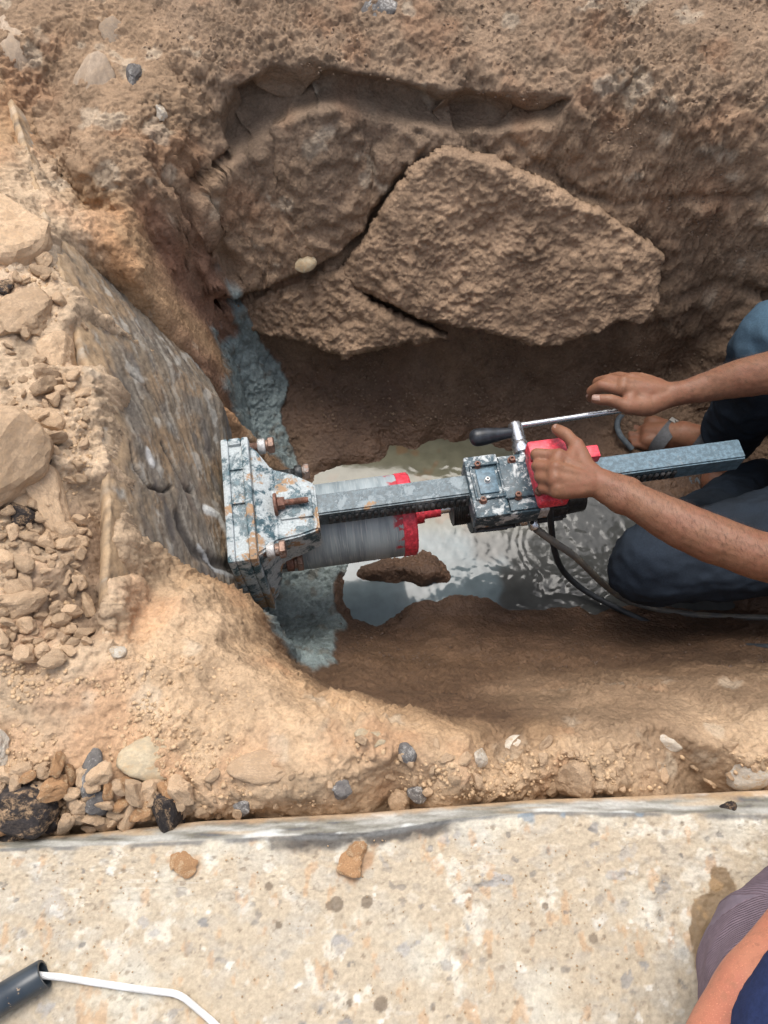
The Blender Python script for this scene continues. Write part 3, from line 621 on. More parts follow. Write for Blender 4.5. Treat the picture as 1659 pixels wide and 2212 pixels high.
def lathe(bm, p0, p1, prof, seg=24, rot=0.):
    """profile of (t, radius) along p0 -> p1; t in metres"""
    p0, p1 = Vector(p0), Vector(p1); a, u, w = frame_of(p1 - p0); rings = []
    for t, r in prof:
        if r <= 1e-6: rings.append([bm.verts.new(p0 + a*t)])
        else: rings.append([bm.verts.new(p0 + a*t + (u*math.cos(rot + 2*math.pi*k/seg) + w*math.sin(rot + 2*math.pi*k/seg))*r) for k in range(seg)])
    for A, B in zip(rings[:-1], rings[1:]):
        for k in range(seg):
            k2 = (k + 1) % seg
            if len(A) == 1 and len(B) == 1: continue
            if len(A) == 1: bm.faces.new((A[0], B[k2], B[k]))
            elif len(B) == 1: bm.faces.new((A[k], A[k2], B[0]))
            else: bm.faces.new((A[k], A[k2], B[k2], B[k]))
    if len(rings[0]) > 1: bm.faces.new(rings[0][::-1])
    if len(rings[-1]) > 1: bm.faces.new(rings[-1])
def cyl(bm, p0, p1, r, seg=20, bev=.0012, r1=None, rot=0.):
    L = (Vector(p1) - Vector(p0)).length; r1 = r if r1 is None else r1
    lathe(bm, p0, p1, [(0, r - bev), (bev, r), (L - bev, r1), (L, r1 - bev)], seg, rot)
def smooth_path(pts, n=8):
    pts = [np.asarray(p, float) for p in pts]; pts = [2*pts[0] - pts[1]] + pts + [2*pts[-1] - pts[-2]]; out = []
    for i in range(1, len(pts) - 2):
        a, b, c, d = pts[i - 1:i + 3]
        for t in np.linspace(0, 1, n, endpoint=False): out.append(.5*((2*b) + (c - a)*t + (2*a - 5*b + 4*c - d)*t*t + (3*b - a - 3*c + d)*t**3))
    out.append(pts[-2]); return out
def tube(bm, pts, r, seg=12, n=8, rfun=None, cap=True):
    path = smooth_path(pts, n); rings = []; up = None
    for i, p in enumerate(path):
        t = Vector(path[min(i + 1, len(path) - 1)] - path[max(i - 1, 0)]).normalized()
        if up is None: _, up, _ = frame_of(t)
        up = (up - t*up.dot(t)).normalized(); w = t.cross(up); rr = r if rfun is None else rfun(i/(len(path) - 1))
        rings.append([bm.verts.new(Vector(p) + (up*math.cos(2*math.pi*k/seg) + w*math.sin(2*math.pi*k/seg))*rr) for k in range(seg)])
    for A, B in zip(rings[:-1], rings[1:]):
        for k in range(seg): bm.faces.new((A[k], A[(k + 1) % seg], B[(k + 1) % seg], B[k]))
    if cap: bm.faces.new(rings[0][::-1]); bm.faces.new(rings[-1])

def paint_material(name, base, cover, splash=(.55, .585, .585), rough=.45, dirt=(.34, .215, .12), mud=.5, metal=0.):
    n = NT(name); v = n.obj()
    g = n.noise(34, 9, .72, v, .5); g2 = n.noise(150, 6, .68, v, .8); g3 = n.noise(16, 6, .6, v)
    c = n.mix(n.map(n.noise(120, 6, .7, v), .4, .65), base, tuple(k*1.9 + .012 for k in base))
    m = n.math('MAXIMUM', n.map(g, .62 - cover*.3, .68 - cover*.24), n.math('MULTIPLY', n.map(g2, .62 - cover*.08, .66 - cover*.08), .9))
    c = n.mix(m, c, n.mix(n.map(n.noise(300, 3, .6, v), .3, .7), splash, tuple(k*.72 for k in splash)))
    m2 = n.map(g3, .72 - mud*.24, .75 - mud*.23); c = n.mix(n.math('MULTIPLY', m2, n.map(g2, .35, .5)), c, dirt)
    h = n.math('ADD', n.math('MULTIPLY', m, .6), n.math('MULTIPLY', m2, .5)); b = n.bump(h, .35, .0012); b = n.bump(n.noise(500, 4, .6, v), .12, .001, b)
    return n.out(c, n.math('ADD', n.math('MULTIPLY', n.math('MAXIMUM', m, m2), .35), rough), b, Metallic=metal)
M_TEAL = paint_material('weathered_teal_paint', (.02, .042, .055), .3, mud=.25)
M_COLUMN = paint_material('worn_column_paint', (.05, .076, .09), .40, splash=(.30, .35, .37), mud=.3)
M_BASE = paint_material('slurry_caked_paint', (.03, .065, .08), .64, splash=(.48, .53, .54), mud=.82)
M_BARE = paint_material('worn_blue_grey_paint', (.06, .105, .135), .08, splash=(.2, .25, .28), mud=.22)
M_RED = paint_material('red_paint', (.48, .035, .055), .12, splash=(.6, .18, .2), rough=.42, mud=.02)
M_MOTOR = paint_material('dark_greasy_metal', (.018, .02, .021), .25, splash=(.14, .14, .14), mud=.3)
M_RUST = paint_material('rusty_steel', (.13, .06, .04), .2, splash=(.3, .22, .18), rough=.6, mud=.2, metal=.3)
M_COPPER = paint_material('copper_brown_thread', (.14, .085, .062), .3, splash=(.42, .38, .35), rough=.5, mud=0, metal=.4)
M_ZINC = paint_material('pale_zinc', (.40, .40, .39), .3, splash=(.6, .6, .6), rough=.45, mud=.25, metal=.3)
def chrome():
    n = NT('chrome'); v = n.obj(); g = n.noise(160, 5, .6, v)
    c = n.mix(n.map(g, .58, .66), (.62, .64, .66), (.34, .35, .34))
    return n.out(c, n.map(g, .4, .7, .18, .5), n.bump(g, .06, .001), Metallic=.95)
M_CHROME = chrome()
def plain(name, col, rough, var=.25, sc=90, bump=.15, **kw):
    n = NT(name); v = n.obj(); g = n.noise(sc, 6, .6, v)
    c = n.mix(n.map(g, .3, .7), tuple(k*(1 - var) for k in col), tuple(k*(1 + var) for k in col))
    return n.out(c, rough, n.bump(n.noise(sc*3, 5, .6, v), bump, .0012), **kw)
M_KNOB = plain('black_plastic', (.022, .026, .032), .38, .5); M_RUBBER = plain('black_rubber', (.028, .034, .04), .55, .3)
M_HOLE = plain('dark_hole', (.006, .006, .007), .8, .2)

# ------------------------------------------------------------------ core drilling rig
RO = P(680, 1090, -.30); _d = P(1600, 968, -.30) - RO; PHI = math.atan2(_d[1], _d[0])
E1_, E2_ = np.array([math.cos(PHI), math.sin(PHI), 0]), np.array([-math.sin(PHI), math.cos(PHI), 0])
def L(u, v, c):
    q = P(u, v, c - .30) - RO; return np.array([q @ E1_, q @ E2_, c])
def Z2(x, y): return (1100 + x/2.9625)*.864, (980 + y/2.9625)*.864
def Z3(x, y): return (1400 + x/3.190)*.864, (760 + y/3.190)*.864
def rig():
    R = empty('core_drill', RO, PHI)
    tag(R, 'core drilling rig with square column, red hand grip and wide grey barrel', 'drill')
    # base frame standing against the wall
    bm = bm_new(); rbox(bm, (-.144, -.108, -.19), (-.131, .121, .05), .004); rbox(bm, (-.110, -.108, -.19), (-.097, .121, .05), .004)
    rbox(bm, (-.1315, -.108, -.19), (-.1095, -.094, .0495), .004); rbox(bm, (-.1315, .107, -.19), (-.1095, .121, .0495), .004); rbox(bm, (-.132, -.095, -.18), (-.109, .108, .043), .0)
    rbox(bm, (-.132, -.004, .02), (-.109, .003, .0475), .001); rbox(bm, (-.132, .06, .02), (-.109, .064, .047), .001)
    bm_link('base_frame', bm, M_BASE, R)
    bm = bm_new()
    sec = [(-.0985, -.098, .110, -.17, .040), (-.086, -.088, .100, -.16, .034), (-.066, -.066, .072, -.075, .016), (-.03, -.062, .056, -.06, .016), (.004, -.052, .034, -.054, .013)]
    rings = []
    for a, b0, b1, c0, c1 in sec: rings.append([bm.verts.new(k) for k in ((a, b0, c0), (a, b1, c0), (a, b1, c1), (a, b0, c1))])
    for A, B in zip(rings[:-1], rings[1:]):
        for k in range(4): bm.faces.new((A[k], A[(k + 1) % 4], B[(k + 1) % 4], B[k]))
    bm.faces.new(rings[0]); bm.faces.new(rings[-1][::-1]); bmesh.ops.recalc_face_normals(bm, faces=bm.faces[:])
    bmesh.ops.bevel(bm, geom=[e for e in bm.edges if e.calc_face_angle(0) > .5], offset=.0035, segments=2, affect='EDGES')
    br = bm_link('column_bracket', bm, M_BASE, R)
    bm = bm_new(); rbox(bm, (-.058, -.030, .0155), (-.004, .022, .0195), .0015); bm_link('bracket_cap', bm, M_BASE, br)
    # clamping bolt lying in the bracket
    bm = bm_new(); cyl(bm, (-.066, -.004, .026), (-.0605, -.004, .026), .019, 24); cyl(bm, (-.0605, -.004, .028), (-.048, -.004, .028), .0105, 6, rot=.3)
    prof = [(0, .0055)]
    for k in range(13): prof += [(.002 + k*.0028, .0056), (.0034 + k*.0028, .0048)]
    lathe(bm, (-.049, -.004, .028), (0, -.004, .028), prof + [(.040, .0045)], 14)
    bm_link('clamp_bolt', bm, M_RUST, R)
    def level_bolt(b, c, a0, n1, n2, m, mn):
        bm = bm_new(); prof = [(0, .0085)]; k = 0
        while .002 + k*.003 < (n1 - a0): prof += [(.002 + k*.003, .0088), (.0035 + k*.003, .0076)]; k += 1
        lathe(bm, (a0, b, c), (a0 + 1, b, c), prof, 16); o = bm_link('levelling_bolt', bm, m, R)
        bm = bm_new(); cyl(bm, (n1 - .001, b, c), (n1 + .012, b, c), .0135, 6, .0015, rot=.4); bm_link('nut', bm, mn, o)
        bm = bm_new(); cyl(bm, (n1 + .0125, b, c), (n2, b, c), .0105, 16); cyl(bm, (n2 - .0105, b, c), (n2, b, c), .0155, 6, .0015, rot=.1); bm_link('bolt_head', bm, M_COPPER, o)
    level_bolt(.113, .024, -.098, -.083, -.056, M_COPPER, M_ZINC); level_bolt(-.084, .022, -.098, -.084, -.054, M_COPPER, M_ZINC)
    level_bolt(.108, -.07, -.098, -.03, -.004, M_MOTOR, M_MOTOR); level_bolt(-.064, -.085, -.098, -.062, -.034, M_MOTOR, M_RUST)
    # column: square tube, open at the far end
    bm = bm_new(); hw, t = .0195, .004; x0, x1 = -.004, .752; o4 = [(-hw, -.044), (hw, -.044), (hw, 0), (-hw, 0)]; i4 = [(-hw + t, -.044 + t), (hw - t, -.044 + t), (hw - t, -t), (-hw + t, -t)]
    A = [bm.verts.new((x0, *k)) for k in o4]; B = [bm.verts.new((x1, *k)) for k in o4]; C_ = [bm.verts.new((x1, *k)) for k in i4]; E_ = [bm.verts.new((x1 - .12, *k)) for k in i4]
    for k in range(4):
        j = (k + 1) % 4; bm.faces.new((A[k], A[j], B[j], B[k])); bm.faces.new((B[k], B[j], C_[j], C_[k])); bm.faces.new((C_[k], C_[j], E_[j], E_[k]))
    bm.faces.new(A[::-1]); bm.faces.new(E_); bmesh.ops.recalc_face_normals(bm, faces=bm.faces[:])
    bmesh.ops.bevel(bm, geom=[e for e in bm.edges if abs(e.verts[0].co.x - e.verts[1].co.x) > .3], offset=.0028, segments=2, affect='EDGES')
    for k in (.1, .27, .44, .6): bmesh.ops.bisect_plane(bm, geom=bm.verts[:] + bm.edges[:] + bm.faces[:], plane_co=(k, 0, 0), plane_no=(1, 0, 0))
    col = bm_link('column', bm, M_COLUMN, R)
    col.data.materials.append(M_BARE)
    for p in col.data.polygons:
        if p.center.x > .44: p.material_index = 1
    bm = bm_new()
    for k in range(56): rbox(bm, (.02 + k*.011, -.0235, -.034), (.0265 + k*.011, -.0192, -.012), .0)
    bm_link('gear_rack', bm, M_MOTOR, col)
    # core barrel on its shaft
    ax_b, ax_c, r = .020, -.1225, .0762
    def bl(x): return (x, ax_b, ax_c)
    bm = bm_new(); lathe(bm, bl(-.165), bl(1), [(0, r - .004), (0, r + .001), (.012, r + .001), (.0125, r)] + [(.02 + k*.02, r) for k in range(15)] + [(.313, r)], 64)
    n = NT('wet_barrel_steel'); v = n.obj(); sv = n.scale(v, (14, 1.3, 1.3)); s2 = n.scale(v, (60, 2.5, 2.5))
    c = n.mix(n.map(n.noise(4, 6, .6, sv), .35, .65), (.19, .235, .255), (.33, .385, .405)); c = n.mix(n.map(n.noise(8, 4, .6, s2), .5, .72), c, (.44, .475, .48))
    xs = n.n('SeparateXYZ', Vector=v).outputs[0]; fl = n.noise(30, 4, .6, v)
    rm = n.map(n.math('ADD', xs, n.math('MULTIPLY', fl, .03)), .143, .153); c = n.mix(n.math('MULTIPLY', rm, n.map(n.noise(45, 4, .6, v), .5, .56)), c, (.42, .045, .06))
    n.out(c, .6, n.bump(n.noise(6, 5, .6, s2), .12, .001), Metallic=.1)
    ba = bm_link('core_barrel', bm, n.m, R)
    bm = bm_new(); lathe(bm, bl(.148), bl(1), [(0, r + .0004), (.0005, r + .0012), (.022, r + .0012), (.0255, r - .002), (.026, .03), (.028, .0215), (.046, .021), (.047, .014), (.078, .013)], 56); bm_link('barrel_cap', bm, M_RED, ba)
    bm = bm_new(); lathe(bm, bl(.2), bl(1), [(0, .012), (.012, .012), (.0125, .0085), (.055, .0085)], 20); bm_link('spindle', bm, M_CHROME, ba)
    # motor and gearbox slung below the carriage
    bm = bm_new(); lathe(bm, bl(.245), bl(1), [(0, .018), (.004, .03), (.03, .032), (.034, .052), (.10, .054), (.104, .047), (.21, .047), (.214, .041), (.25, .038), (.256, .01)], 32)
    for k in range(12):
        an = k*math.pi/6; rbox(bm, (.365, -.002, .045), (.455, .002, .0505), .0005, Matrix.Translation((0, ax_b, ax_c)) @ Matrix.Rotation(an, 4, 'X'))
    bm_link('motor', bm, M_MOTOR, R)
    bm = bm_new()
    for k in range(9): lathe(bm, bl(.246 + k*.0032), bl(1), [(0, .031), (.0008, .0335), (.0022, .0335), (.003, .031)], 28)
    bm_link('chuck_ring', bm, M_MOTOR, R)
    # carriage
    def zl(x, y, c): return L(*Z2(x, y), c)
    bm = bm_new(); rbox(bm, (.262, -.070, -.036), (.374, .044, .006), .004); rbox(bm, (.262, -.072, .004), (.320, .046, .0135), .003); rbox(bm, (.322, -.066, .003), (.373, .040, .0105), .002); rbox(bm, (.316, -.045, .006), (.372, .022, .0165), .003)
    ca = bm_link('carriage', bm, M_TEAL, R)
    bm = bm_new(); p = zl(350, 660, .014)
    for (x0, x1, y0, y1) in ((-.026, -.0215, -.030, .030), (.0215, .026, -.030, .030), (-.026, .026, -.0345, -.029), (-.026, .026, .029, .0345)): rbox(bm, (p[0] + x0, p[1] + y0, .012), (p[0] + x1, p[1] + y1, .0185), .0018)
    bm_link('raised_rim', bm, M_TEAL, ca)
    bm = bm_new(); rbox(bm, (p[0] - .0165, p[1] - .024, .012), (p[0] + .0165, p[1] + .024, .0168), .0015); pl = bm_link('inspection_plate', bm, M_BARE, ca)
    def cap_screw(x, y, c, rr, mat, par):
        q = zl(x, y, c); bm = bm_new(); cyl(bm, (q[0], q[1], c - .003), (q[0], q[1], c + .002), rr*1.35, 20)
        lathe(bm, (q[0], q[1], c + .002), (q[0], q[1], 1), [(0, rr), (.0062, rr), (.007, rr*.85), (.007, rr*.5), (.0035, rr*.48), (.0035, 0)], 16); bm_link('cap_screw', bm, mat, par)
    cap_screw(350, 660, .0155, .0044, M_ZINC, pl)
    for x, y in ((275, 548), (530, 508), (318, 808), (577, 772)): cap_screw(x, y, .0125, .0054, M_RUST, ca)
    q0, q1 = zl(240, 870, -.052), zl(540, 930, -.052); bm = bm_new(); rbox(bm, (q0[0], q1[1] - .004, -.062), (q1[0], -.06, -.05), .004); 
    rbox(bm, (q0[0] + .004, q1[1] - .0055, -.060), (q1[0] - .004, q1[1] - .003, -.052), .001); mp = bm_link('mounting_plate', bm, M_MOTOR, R)
    q = zl(410, 880, -.05); bm = bm_new(); cyl(bm, (q[0], q[1] + .012, -.045), (q[0], q[1] - .004, -.045), .007, 6); bm_link('plate_bolt', bm, M_ZINC, mp)
    for dx in (-.045, .035):
        bm = bm_new(); cyl(bm, (q[0] + dx, q[1], -.05), (q[0] + dx, q[1] - .004, -.05), .006, 8); bm_link('plate_bolt', bm, M_MOTOR, mp)
    # crank: chromed hub, rod and pear shaped knob
    hb = L(1120, 948, -.012); h0 = .046; h1 = L(1118, 914, -.012)[1]; bm = bm_new()
    lathe(bm, (hb[0], .04, -.012), (hb[0], 1, -.012), [(0, .0075), (.012, .0075), (.0125, .0145), (.016, .0155), (.030, .0155), (.033, .0135), (.036, .0128), (h1 - .045, .0128), (h1 - .041, .0112)], 32)
    hub = bm_link('crank_hub', bm, M_CHROME, R)
    bm = bm_new(); q = zl(600, 398, .0); lathe(bm, (q[0], q[1] - .002, -.004), (q[0], q[1] - .002, 1), [(0, .0038), (.0085, .0038), (.009, .003), (.009, .002), (.007, .002), (.007, 0)], 12); bm_link('grub_screw', bm, M_ZINC, hub)
    r0, r1 = L(1105, 922, -.012), L(1322, 889, -.012); dr = Vector(r1 - r0).normalized(); bm = bm_new(); cyl(bm, r0, Vector(r1) + dr*.05, .0056, 18); bm_link('crank_rod', bm, M_CHROME, hub)
    k0, k1 = L(1106, 934, -.010), L(1013, 948, -.010); Lk = np.linalg.norm(k1 - k0); bm = bm_new()
    lathe(bm, k0, k1, [(-.004, .006), (0, .0085), (.003, .0095)] + [(t*Lk, .0098 + .0065*math.sin(min(t, .8)/.8*math.pi/2)**2) for t in np.linspace(.15, .8, 9)] + [(t*Lk, .0163*math.sqrt(max(0, 1 - ((t - .8)/.2)**2))) for t in np.linspace(.84, 1, 6)], 28)
    bm_link('crank_knob', bm, M_KNOB, hub)
    # red hand grip
    bm = bm_new(); tl = zl(640, 400, .045); bl_ = zl(690, 830, .03)
    rbox(bm, (tl[0], bl_[1] + .022, .012), (tl[0] + .012, tl[1] - .008, .040), .004); rbox(bm, (tl[0], tl[1] - .030, .018), (tl[0] + .066, tl[1] + .006, .052), .006, Matrix.Translation((0, 0, 0)))
    rbox(bm, (tl[0] + .001, bl_[1] - .002, .008), (tl[0] + .052, bl_[1] + .030, .036), .006); rbox(bm, (tl[0] + .03, bl_[1] + .02, .006), (tl[0] + .05, tl[1] - .02, .030), .006)
    q = zl(1130, 440, .034); rbox(bm, (q[0] - .014, q[1] - .012, .014), (q[0] + .012, q[1] + .012, .036), .003); rbox(bm, (tl[0] + .06, q[1] - .006, .018), (q[0], q[1] + .008, .030), .003)
    g = bm_link('hand_grip', bm, M_RED, R)
    for x, y, c in ((690, 480, .042), (735, 735, .037)):
        bm = bm_new(); q = zl(x, y, c); lathe(bm, (q[0], q[1], c - .004), (q[0], q[1], 1), [(0, .0075), (.006, .0075), (.0065, .0062), (.0065, .0038), (.003, .0036), (.003, 0)], 16)
        bm_link('grip_bolt', bm, M_RUST, g)
    # water valve
    bm = bm_new(); a0, a1, a2 = zl(632, 815, -.03), zl(640, 880, -.045), zl(700, 1000, -.06)
    cyl(bm, a0, a1, .0085, 6); lathe(bm, zl(655, 885, -.05), a2, [(0, .006), (.003, .0085), (.018, .0095), (.03, .0095), (.034, .007)], 24); cyl(bm, zl(600, 960, -.075), zl(670, 950, -.066), .0085, 16)
    va = bm_link('water_valve', bm, M_CHROME, R); bm = bm_new(); q = zl(684, 962, -.0475); cyl(bm, q - [0, 0, .004], q + [0, -.0005, .0015], .0036, 14, .0003); bm_link('valve_hole', bm, M_HOLE, va)
    bm = bm_new(); q = zl(765, 855, -.02); rbox(bm, (q[0] - .011, q[1] - .006, -.05), (q[0] + .011, q[1] + .01, -.02), .002); bm_link('cable_gland', bm, M_ZINC, R)
    return R
RIG = rig()
def world_tube(name, pts, r, mat, label, cat, n=10, **k):
    W = [P(*q) for q in pts]; bm = bm_new(); tube(bm, W, r, 12, n, **k); return tag(bm_link(name, bm, mat), label, cat)
n = NT('cloudy_clear_hose'); v = n.obj()
cc = n.mix(n.map(n.noise(25, 5, .6, v), .4, .6), (.20, .20, .19), (.30, .27, .22)); n.out(cc, .22, n.bump(n.noise(60, 4), .1, .002), Transmission_Weight=.35, IOR=1.35); M_HOSE = n.m
world_tube('water_hose', [(1158,1143,-.365), (1195,1170,-.40), (1245,1205,-.46), (1300,1258,-.56), (1345,1292,-.62), (1390,1308,-.645), (1450,1322,-.648), (1530,1330,-.64), (1659,1335,-.62), (1800,1340,-.60)], .0068, M_HOSE, 'cloudy clear water hose running down from the drill valve into the puddle', 'hose')
world_tube('power_cable', [(1187,1088,-.33), (1190,1130,-.40), (1198,1190,-.52), (1218,1235,-.60), (1262,1275,-.645), (1330,1312,-.652), (1400,1345,-.635), (1470,1372,-.605), (1560,1392,-.54), (1659,1398,-.46), (1800,1396,-.42)], .0062, M_RUBBER, 'black power cable trailing from the drill across the wet floor', 'cable')

# ------------------------------------------------------------------ people
def capsule(p0, r0, p1, r1, seg=18, hr=5):
    p0, p1 = Vector(p0), Vector(p1); a, u, w = frame_of(p1 - p0 if (p1 - p0).length > 1e-6 else Vector((0, 0, 1))); V, F = [], []
    rings = [(p0 - a*r0*math.cos(t), r0*math.sin(t)) for t in np.linspace(0, math.pi/2, hr)] + [(p1 + a*r1*math.sin(t), r1*math.cos(t)) for t in np.linspace(0, math.pi/2, hr)]
    for c, r in rings:
        for k in range(seg): V.append(c + (u*math.cos(2*math.pi*k/seg) + w*math.sin(2*math.pi*k/seg))*max(r, 1e-5))
    for i in range(len(rings) - 1):
        for k in range(seg): F.append((i*seg + k, i*seg + (k + 1) % seg, (i + 1)*seg + (k + 1) % seg, (i + 1)*seg + k))
    F.append(tuple(range(seg))[::-1]); F.append(tuple((len(rings) - 1)*seg + k for k in range(seg)))
    return V, F
def flesh(name, chains, vox, iters, extra=None):
    """one continuous surface grown round chains of (point, radius)"""
    V, F = [], []
    for ch in chains:
        for (p0, r0), (p1, r1) in zip(ch[:-1], ch[1:]):
            v, f = capsule(p0, r0, p1, r1); o = len(V); V += v; F += [tuple(k + o for k in q) for q in f]
    me = D.meshes.new(name + '_cage'); me.from_pydata([tuple(v) for v in V], [], F); o = D.objects.new(name + '_cage', me); COLL.objects.link(o)
    m = o.modifiers.new('r', 'REMESH'); m.mode = 'VOXEL'; m.voxel_size = vox; m.adaptivity = 0
    s = o.modifiers.new('s', 'SMOOTH'); s.factor = .5; s.iterations = iters
    dg = bpy.context.evaluated_depsgraph_get(); out = D.meshes.new_from_object(o.evaluated_get(dg)); out.name = name
    D.objects.remove(o); D.meshes.remove(me); return out
def vn(me):
    n = len(me.vertices); V = np.empty(n*3, np.float32); me.vertices.foreach_get('co', V); N = np.empty(n*3, np.float32); me.vertices.foreach_get('normal', N); return V.reshape(-1, 3), N.reshape(-1, 3)
def skin_material(name, base, red):
    n = NT(name); v = n.obj()
    c = n.mix(n.map(n.noise(28, 6, .6, v), .35, .65), base, red); c = n.mix(n.map(n.noise(140, 5, .65, v), .48, .68), c, tuple(k*.78 for k in base)); c = n.mix(n.map(n.noise(900, 2, .5, v), .55, .75), c, tuple(min(1, k*1.25) for k in base))
    b = n.bump(n.voro(700, 'F1', v), .18, .0006); b = n.bump(n.noise(110, 6, .6, v), .18, .0015, b)
    return n.out(c, .52, b, Subsurface_Weight=.08, Subsurface_Scale=.006, Subsurface_Radius=(1, .35, .2), Specular_IOR_Level=.35)
M_SKIN = skin_material('tanned_skin', (.235, .115, .066), (.22, .095, .056)); M_SKIN2 = skin_material('pink_tanned_skin', (.50, .21, .13), (.46, .17, .11))
M_NAIL = plain('nail', (.55, .36, .29), .32, .1)
def fabric(name, sc, ridge=None, bump=.4, attr=True, col=(.1, .1, .1)):
    n = NT(name); v = n.obj(); c = n.attr('Col') if attr else col
    c = n.mix(1., c, n.map(n.noise(sc, 5, .7, v), .3, .7, .78, 1.22, False), 'MULTIPLY'); b = n.bump(n.noise(sc*2.5, 4, .7, v), bump, .0012)
    return n.out(c, .92, b, Specular_IOR_Level=.15, Sheen_Weight=.0)
M_DENIM = fabric('denim', 330); M_SHIRT = fabric('shirt_cloth', 260, attr=False, col=(.12, .13, .15)); M_NAVY = fabric('navy_cloth', 260, attr=False, col=(.022, .034, .095))
M_EYE = plain('eye', (.5, .48, .45), .3)
M_HAIR = plain('black_hair', (.02, .016, .014), .6, .4, 200, .8)
M_STRAP = plain('grey_sandal', (.17, .175, .185), .6, .2, 160, .3); M_SOLE = plain('blue_grey_sole', (.09, .11, .125), .7, .25); M_PATCH = plain('white_patch', (.55, .53, .49), .6, .08); M_MARK = plain('black_print', (.03, .03, .03), .7, .1)
def z2p(x, y, z): return P(*Z2(x, y), z)
def z3p(x, y, z): return P(*Z3(x, y), z)
def clothing(name, chains, vox, mat, parent, amp, colf, seed, iters=5, sc=.09):
    me = flesh(name, chains, vox, iters); V, N = vn(me)
    wr = fbm(V*np.array([1, 1, 1.6], np.float32), sc, 3, seed, ridge=True); V2 = V + N*(amp*wr + amp*.5*fbm(V, sc*.35, 3, seed + 1))[:, None]
    me.vertices.foreach_set('co', V2.ravel()); me.update(); add_col(me, colf(V2)); return link(name, me, mat, parent)
def nail(parent, c, d, up, s=.0062):
    d = Vector(d).normalized(); up = Vector(up); up = (up - d*up.dot(d)).normalized(); w = d.cross(up); bm = bm_new(); g = []
    for i in range(6):
        rw = []
        for j in range(7):
            a = (j/6 - .5)*2; t = i/5; k = math.sqrt(max(0, 1 - (max(0, t - .45)/.55)**2*.55))*.95
            rw.append(bm.verts.new(Vector(c) + d*(t - .5)*s*2.2 + w*a*s*k + up*(-.0019*a*a - .0008*(t - .4)**2)))
        g.append(rw)
    for A, B in zip(g[:-1], g[1:]):
        for j in range(6): bm.faces.new((A[j], A[j + 1], B[j + 1], B[j]))
    bmesh.ops.solidify(bm, geom=bm.faces[:], thickness=.0006)
    bm_link('fingernail', bm, M_NAIL, parent)
def worker():
    R = empty('person', (0, 0, 0)); tag(R, 'worker squatting in the pit in dark trousers and sandals, both hands on the drill', 'person')
    ch = []
    # left hand on the red grip
    wr = z2p(1195, 690, -.224); W2 = z2p(1090, 625, -.214)
    idx, mid, rin, pin = z2p(875, 475, -.208), z2p(848, 570, -.203), z2p(848, 655, -.206), z2p(866, 738, -.215)
    for m, r in ((idx, .0125), (mid, .0128), (rin, .0122), (pin, .0118)): ch.append([(wr, .019), (W2*.5 + (m*.5 + wr*0) if False else (wr*.45 + m*.55), .0155), (m, r)])
    ch += [[(idx, .0118), (mid, .012)], [(mid, .012), (rin, .0118)], [(rin, .0115), (pin, .011)], [(wr*.5 + idx*.5, .014), (wr*.5 + pin*.5, .014)]]
    for m, px, py, pz, t in ((idx, 715, 462, -.222, .0103), (mid, 722, 548, -.222, .0104), (rin, 742, 628, -.226, .0100), (pin, 765, 712, -.233, .0090)):
        pip = z2p(px, py, pz); dip = z2p(px - 4, py + 14, pz - .022); tip = z2p(px + 45, py + 16, pz - .036); ch.append([(m, .0112), (m*.5 + pip*.5, t*.96), (pip, t*1.04), (dip, t*.9), (tip, t*.8)])
    tc, tm, ti, tt = z2p(1075, 560, -.218), z2p(1012, 395, -.214), z2p(938, 316, -.219), z2p(862, 274, -.228)
    ch.append([(wr, .020), (tc, .017), (tm, .0125), (tm*.5 + ti*.5, .0102), (ti, .0104), (ti*.45 + tt*.55, .0102), (tt, .0088)]); ch.append([(tm, .0105), (idx*.6 + W2*.4, .013)]); ch.append([(tc, .016), (idx, .011)])
    el = P(1725, 1226, -.19); sh = np.array([.88, .50, .12])
    fa = lambda u, v, z, r: (P(u, v, z), r)
    ch.append([(wr, .0235), fa(1345, 1068, -.224, .0265), fa(1400, 1098, -.220, .031), fa(1470, 1134, -.215, .0362), fa(1540, 1165, -.209, .0378), fa(1620, 1193, -.2, .036), (el, .037), (el*.5 + sh*.5, .043), (sh, .052)])
    ch.append([(wr + E2_*.006, .0215), fa(1360, 1062, -.224, .024)]); ch.append([(wr - E2_*.009, .0195), fa(1345, 1080, -.224, .024)])
    # right hand on the crank rod
    wr2 = z3p(885, 725, -.288); M = [z3p(492, 682, -.275), z3p(505, 628, -.272), z3p(565, 600, -.280), z3p(645, 598, -.292)]
    for m, r in zip(M, (.0125, .0125, .012, .0115)): ch.append([(wr2, .0195), (wr2*.45 + m*.55, .0165), (m, r)])
    ch += [[(M[0], .012), (M[1], .012)], [(M[1], .012), (M[2], .012)], [(M[2], .0115), (M[3], .011)]]
    F4 = (((330, 655, -.288), (252, 700, -.311), (243, 752, -.327)), ((385, 606, -.288), (300, 625, -.315), (285, 680, -.332)), ((470, 578, -.298), (400, 592, -.324), (385, 650, -.338)), ((570, 580, -.307), (520, 600, -.328), (505, 650, -.338)))
    for m, (a, b, c), t in zip(M, F4, (.0105, .0105, .0100, .009)): ch.append([(m, .0115), (z3p(*a), t*1.03), (z3p(*b), t*.92), (z3p(*c), t*.8)])
    u0, u1, u2, u3 = z3p(700, 815, -.290), z3p(545, 820, -.282), z3p(405, 768, -.276), z3p(282, 762, -.281)
    ch.append([(wr2, .021), (u0, .0185), (u1, .0145), (u1*.5 + u2*.5, .0112), (u2, .0110), (u2*.4 + u3*.6, .0105), (u3, .0092)]); ch.append([(u0, .018), (M[0]*.7 + wr2*.3, .014)]); ch.append([(u0, .017), (M[2]*.5 + wr2*.5, .016)]); ch.append([(u1, .013), (M[0]*.8 + wr2*.2, .012)])
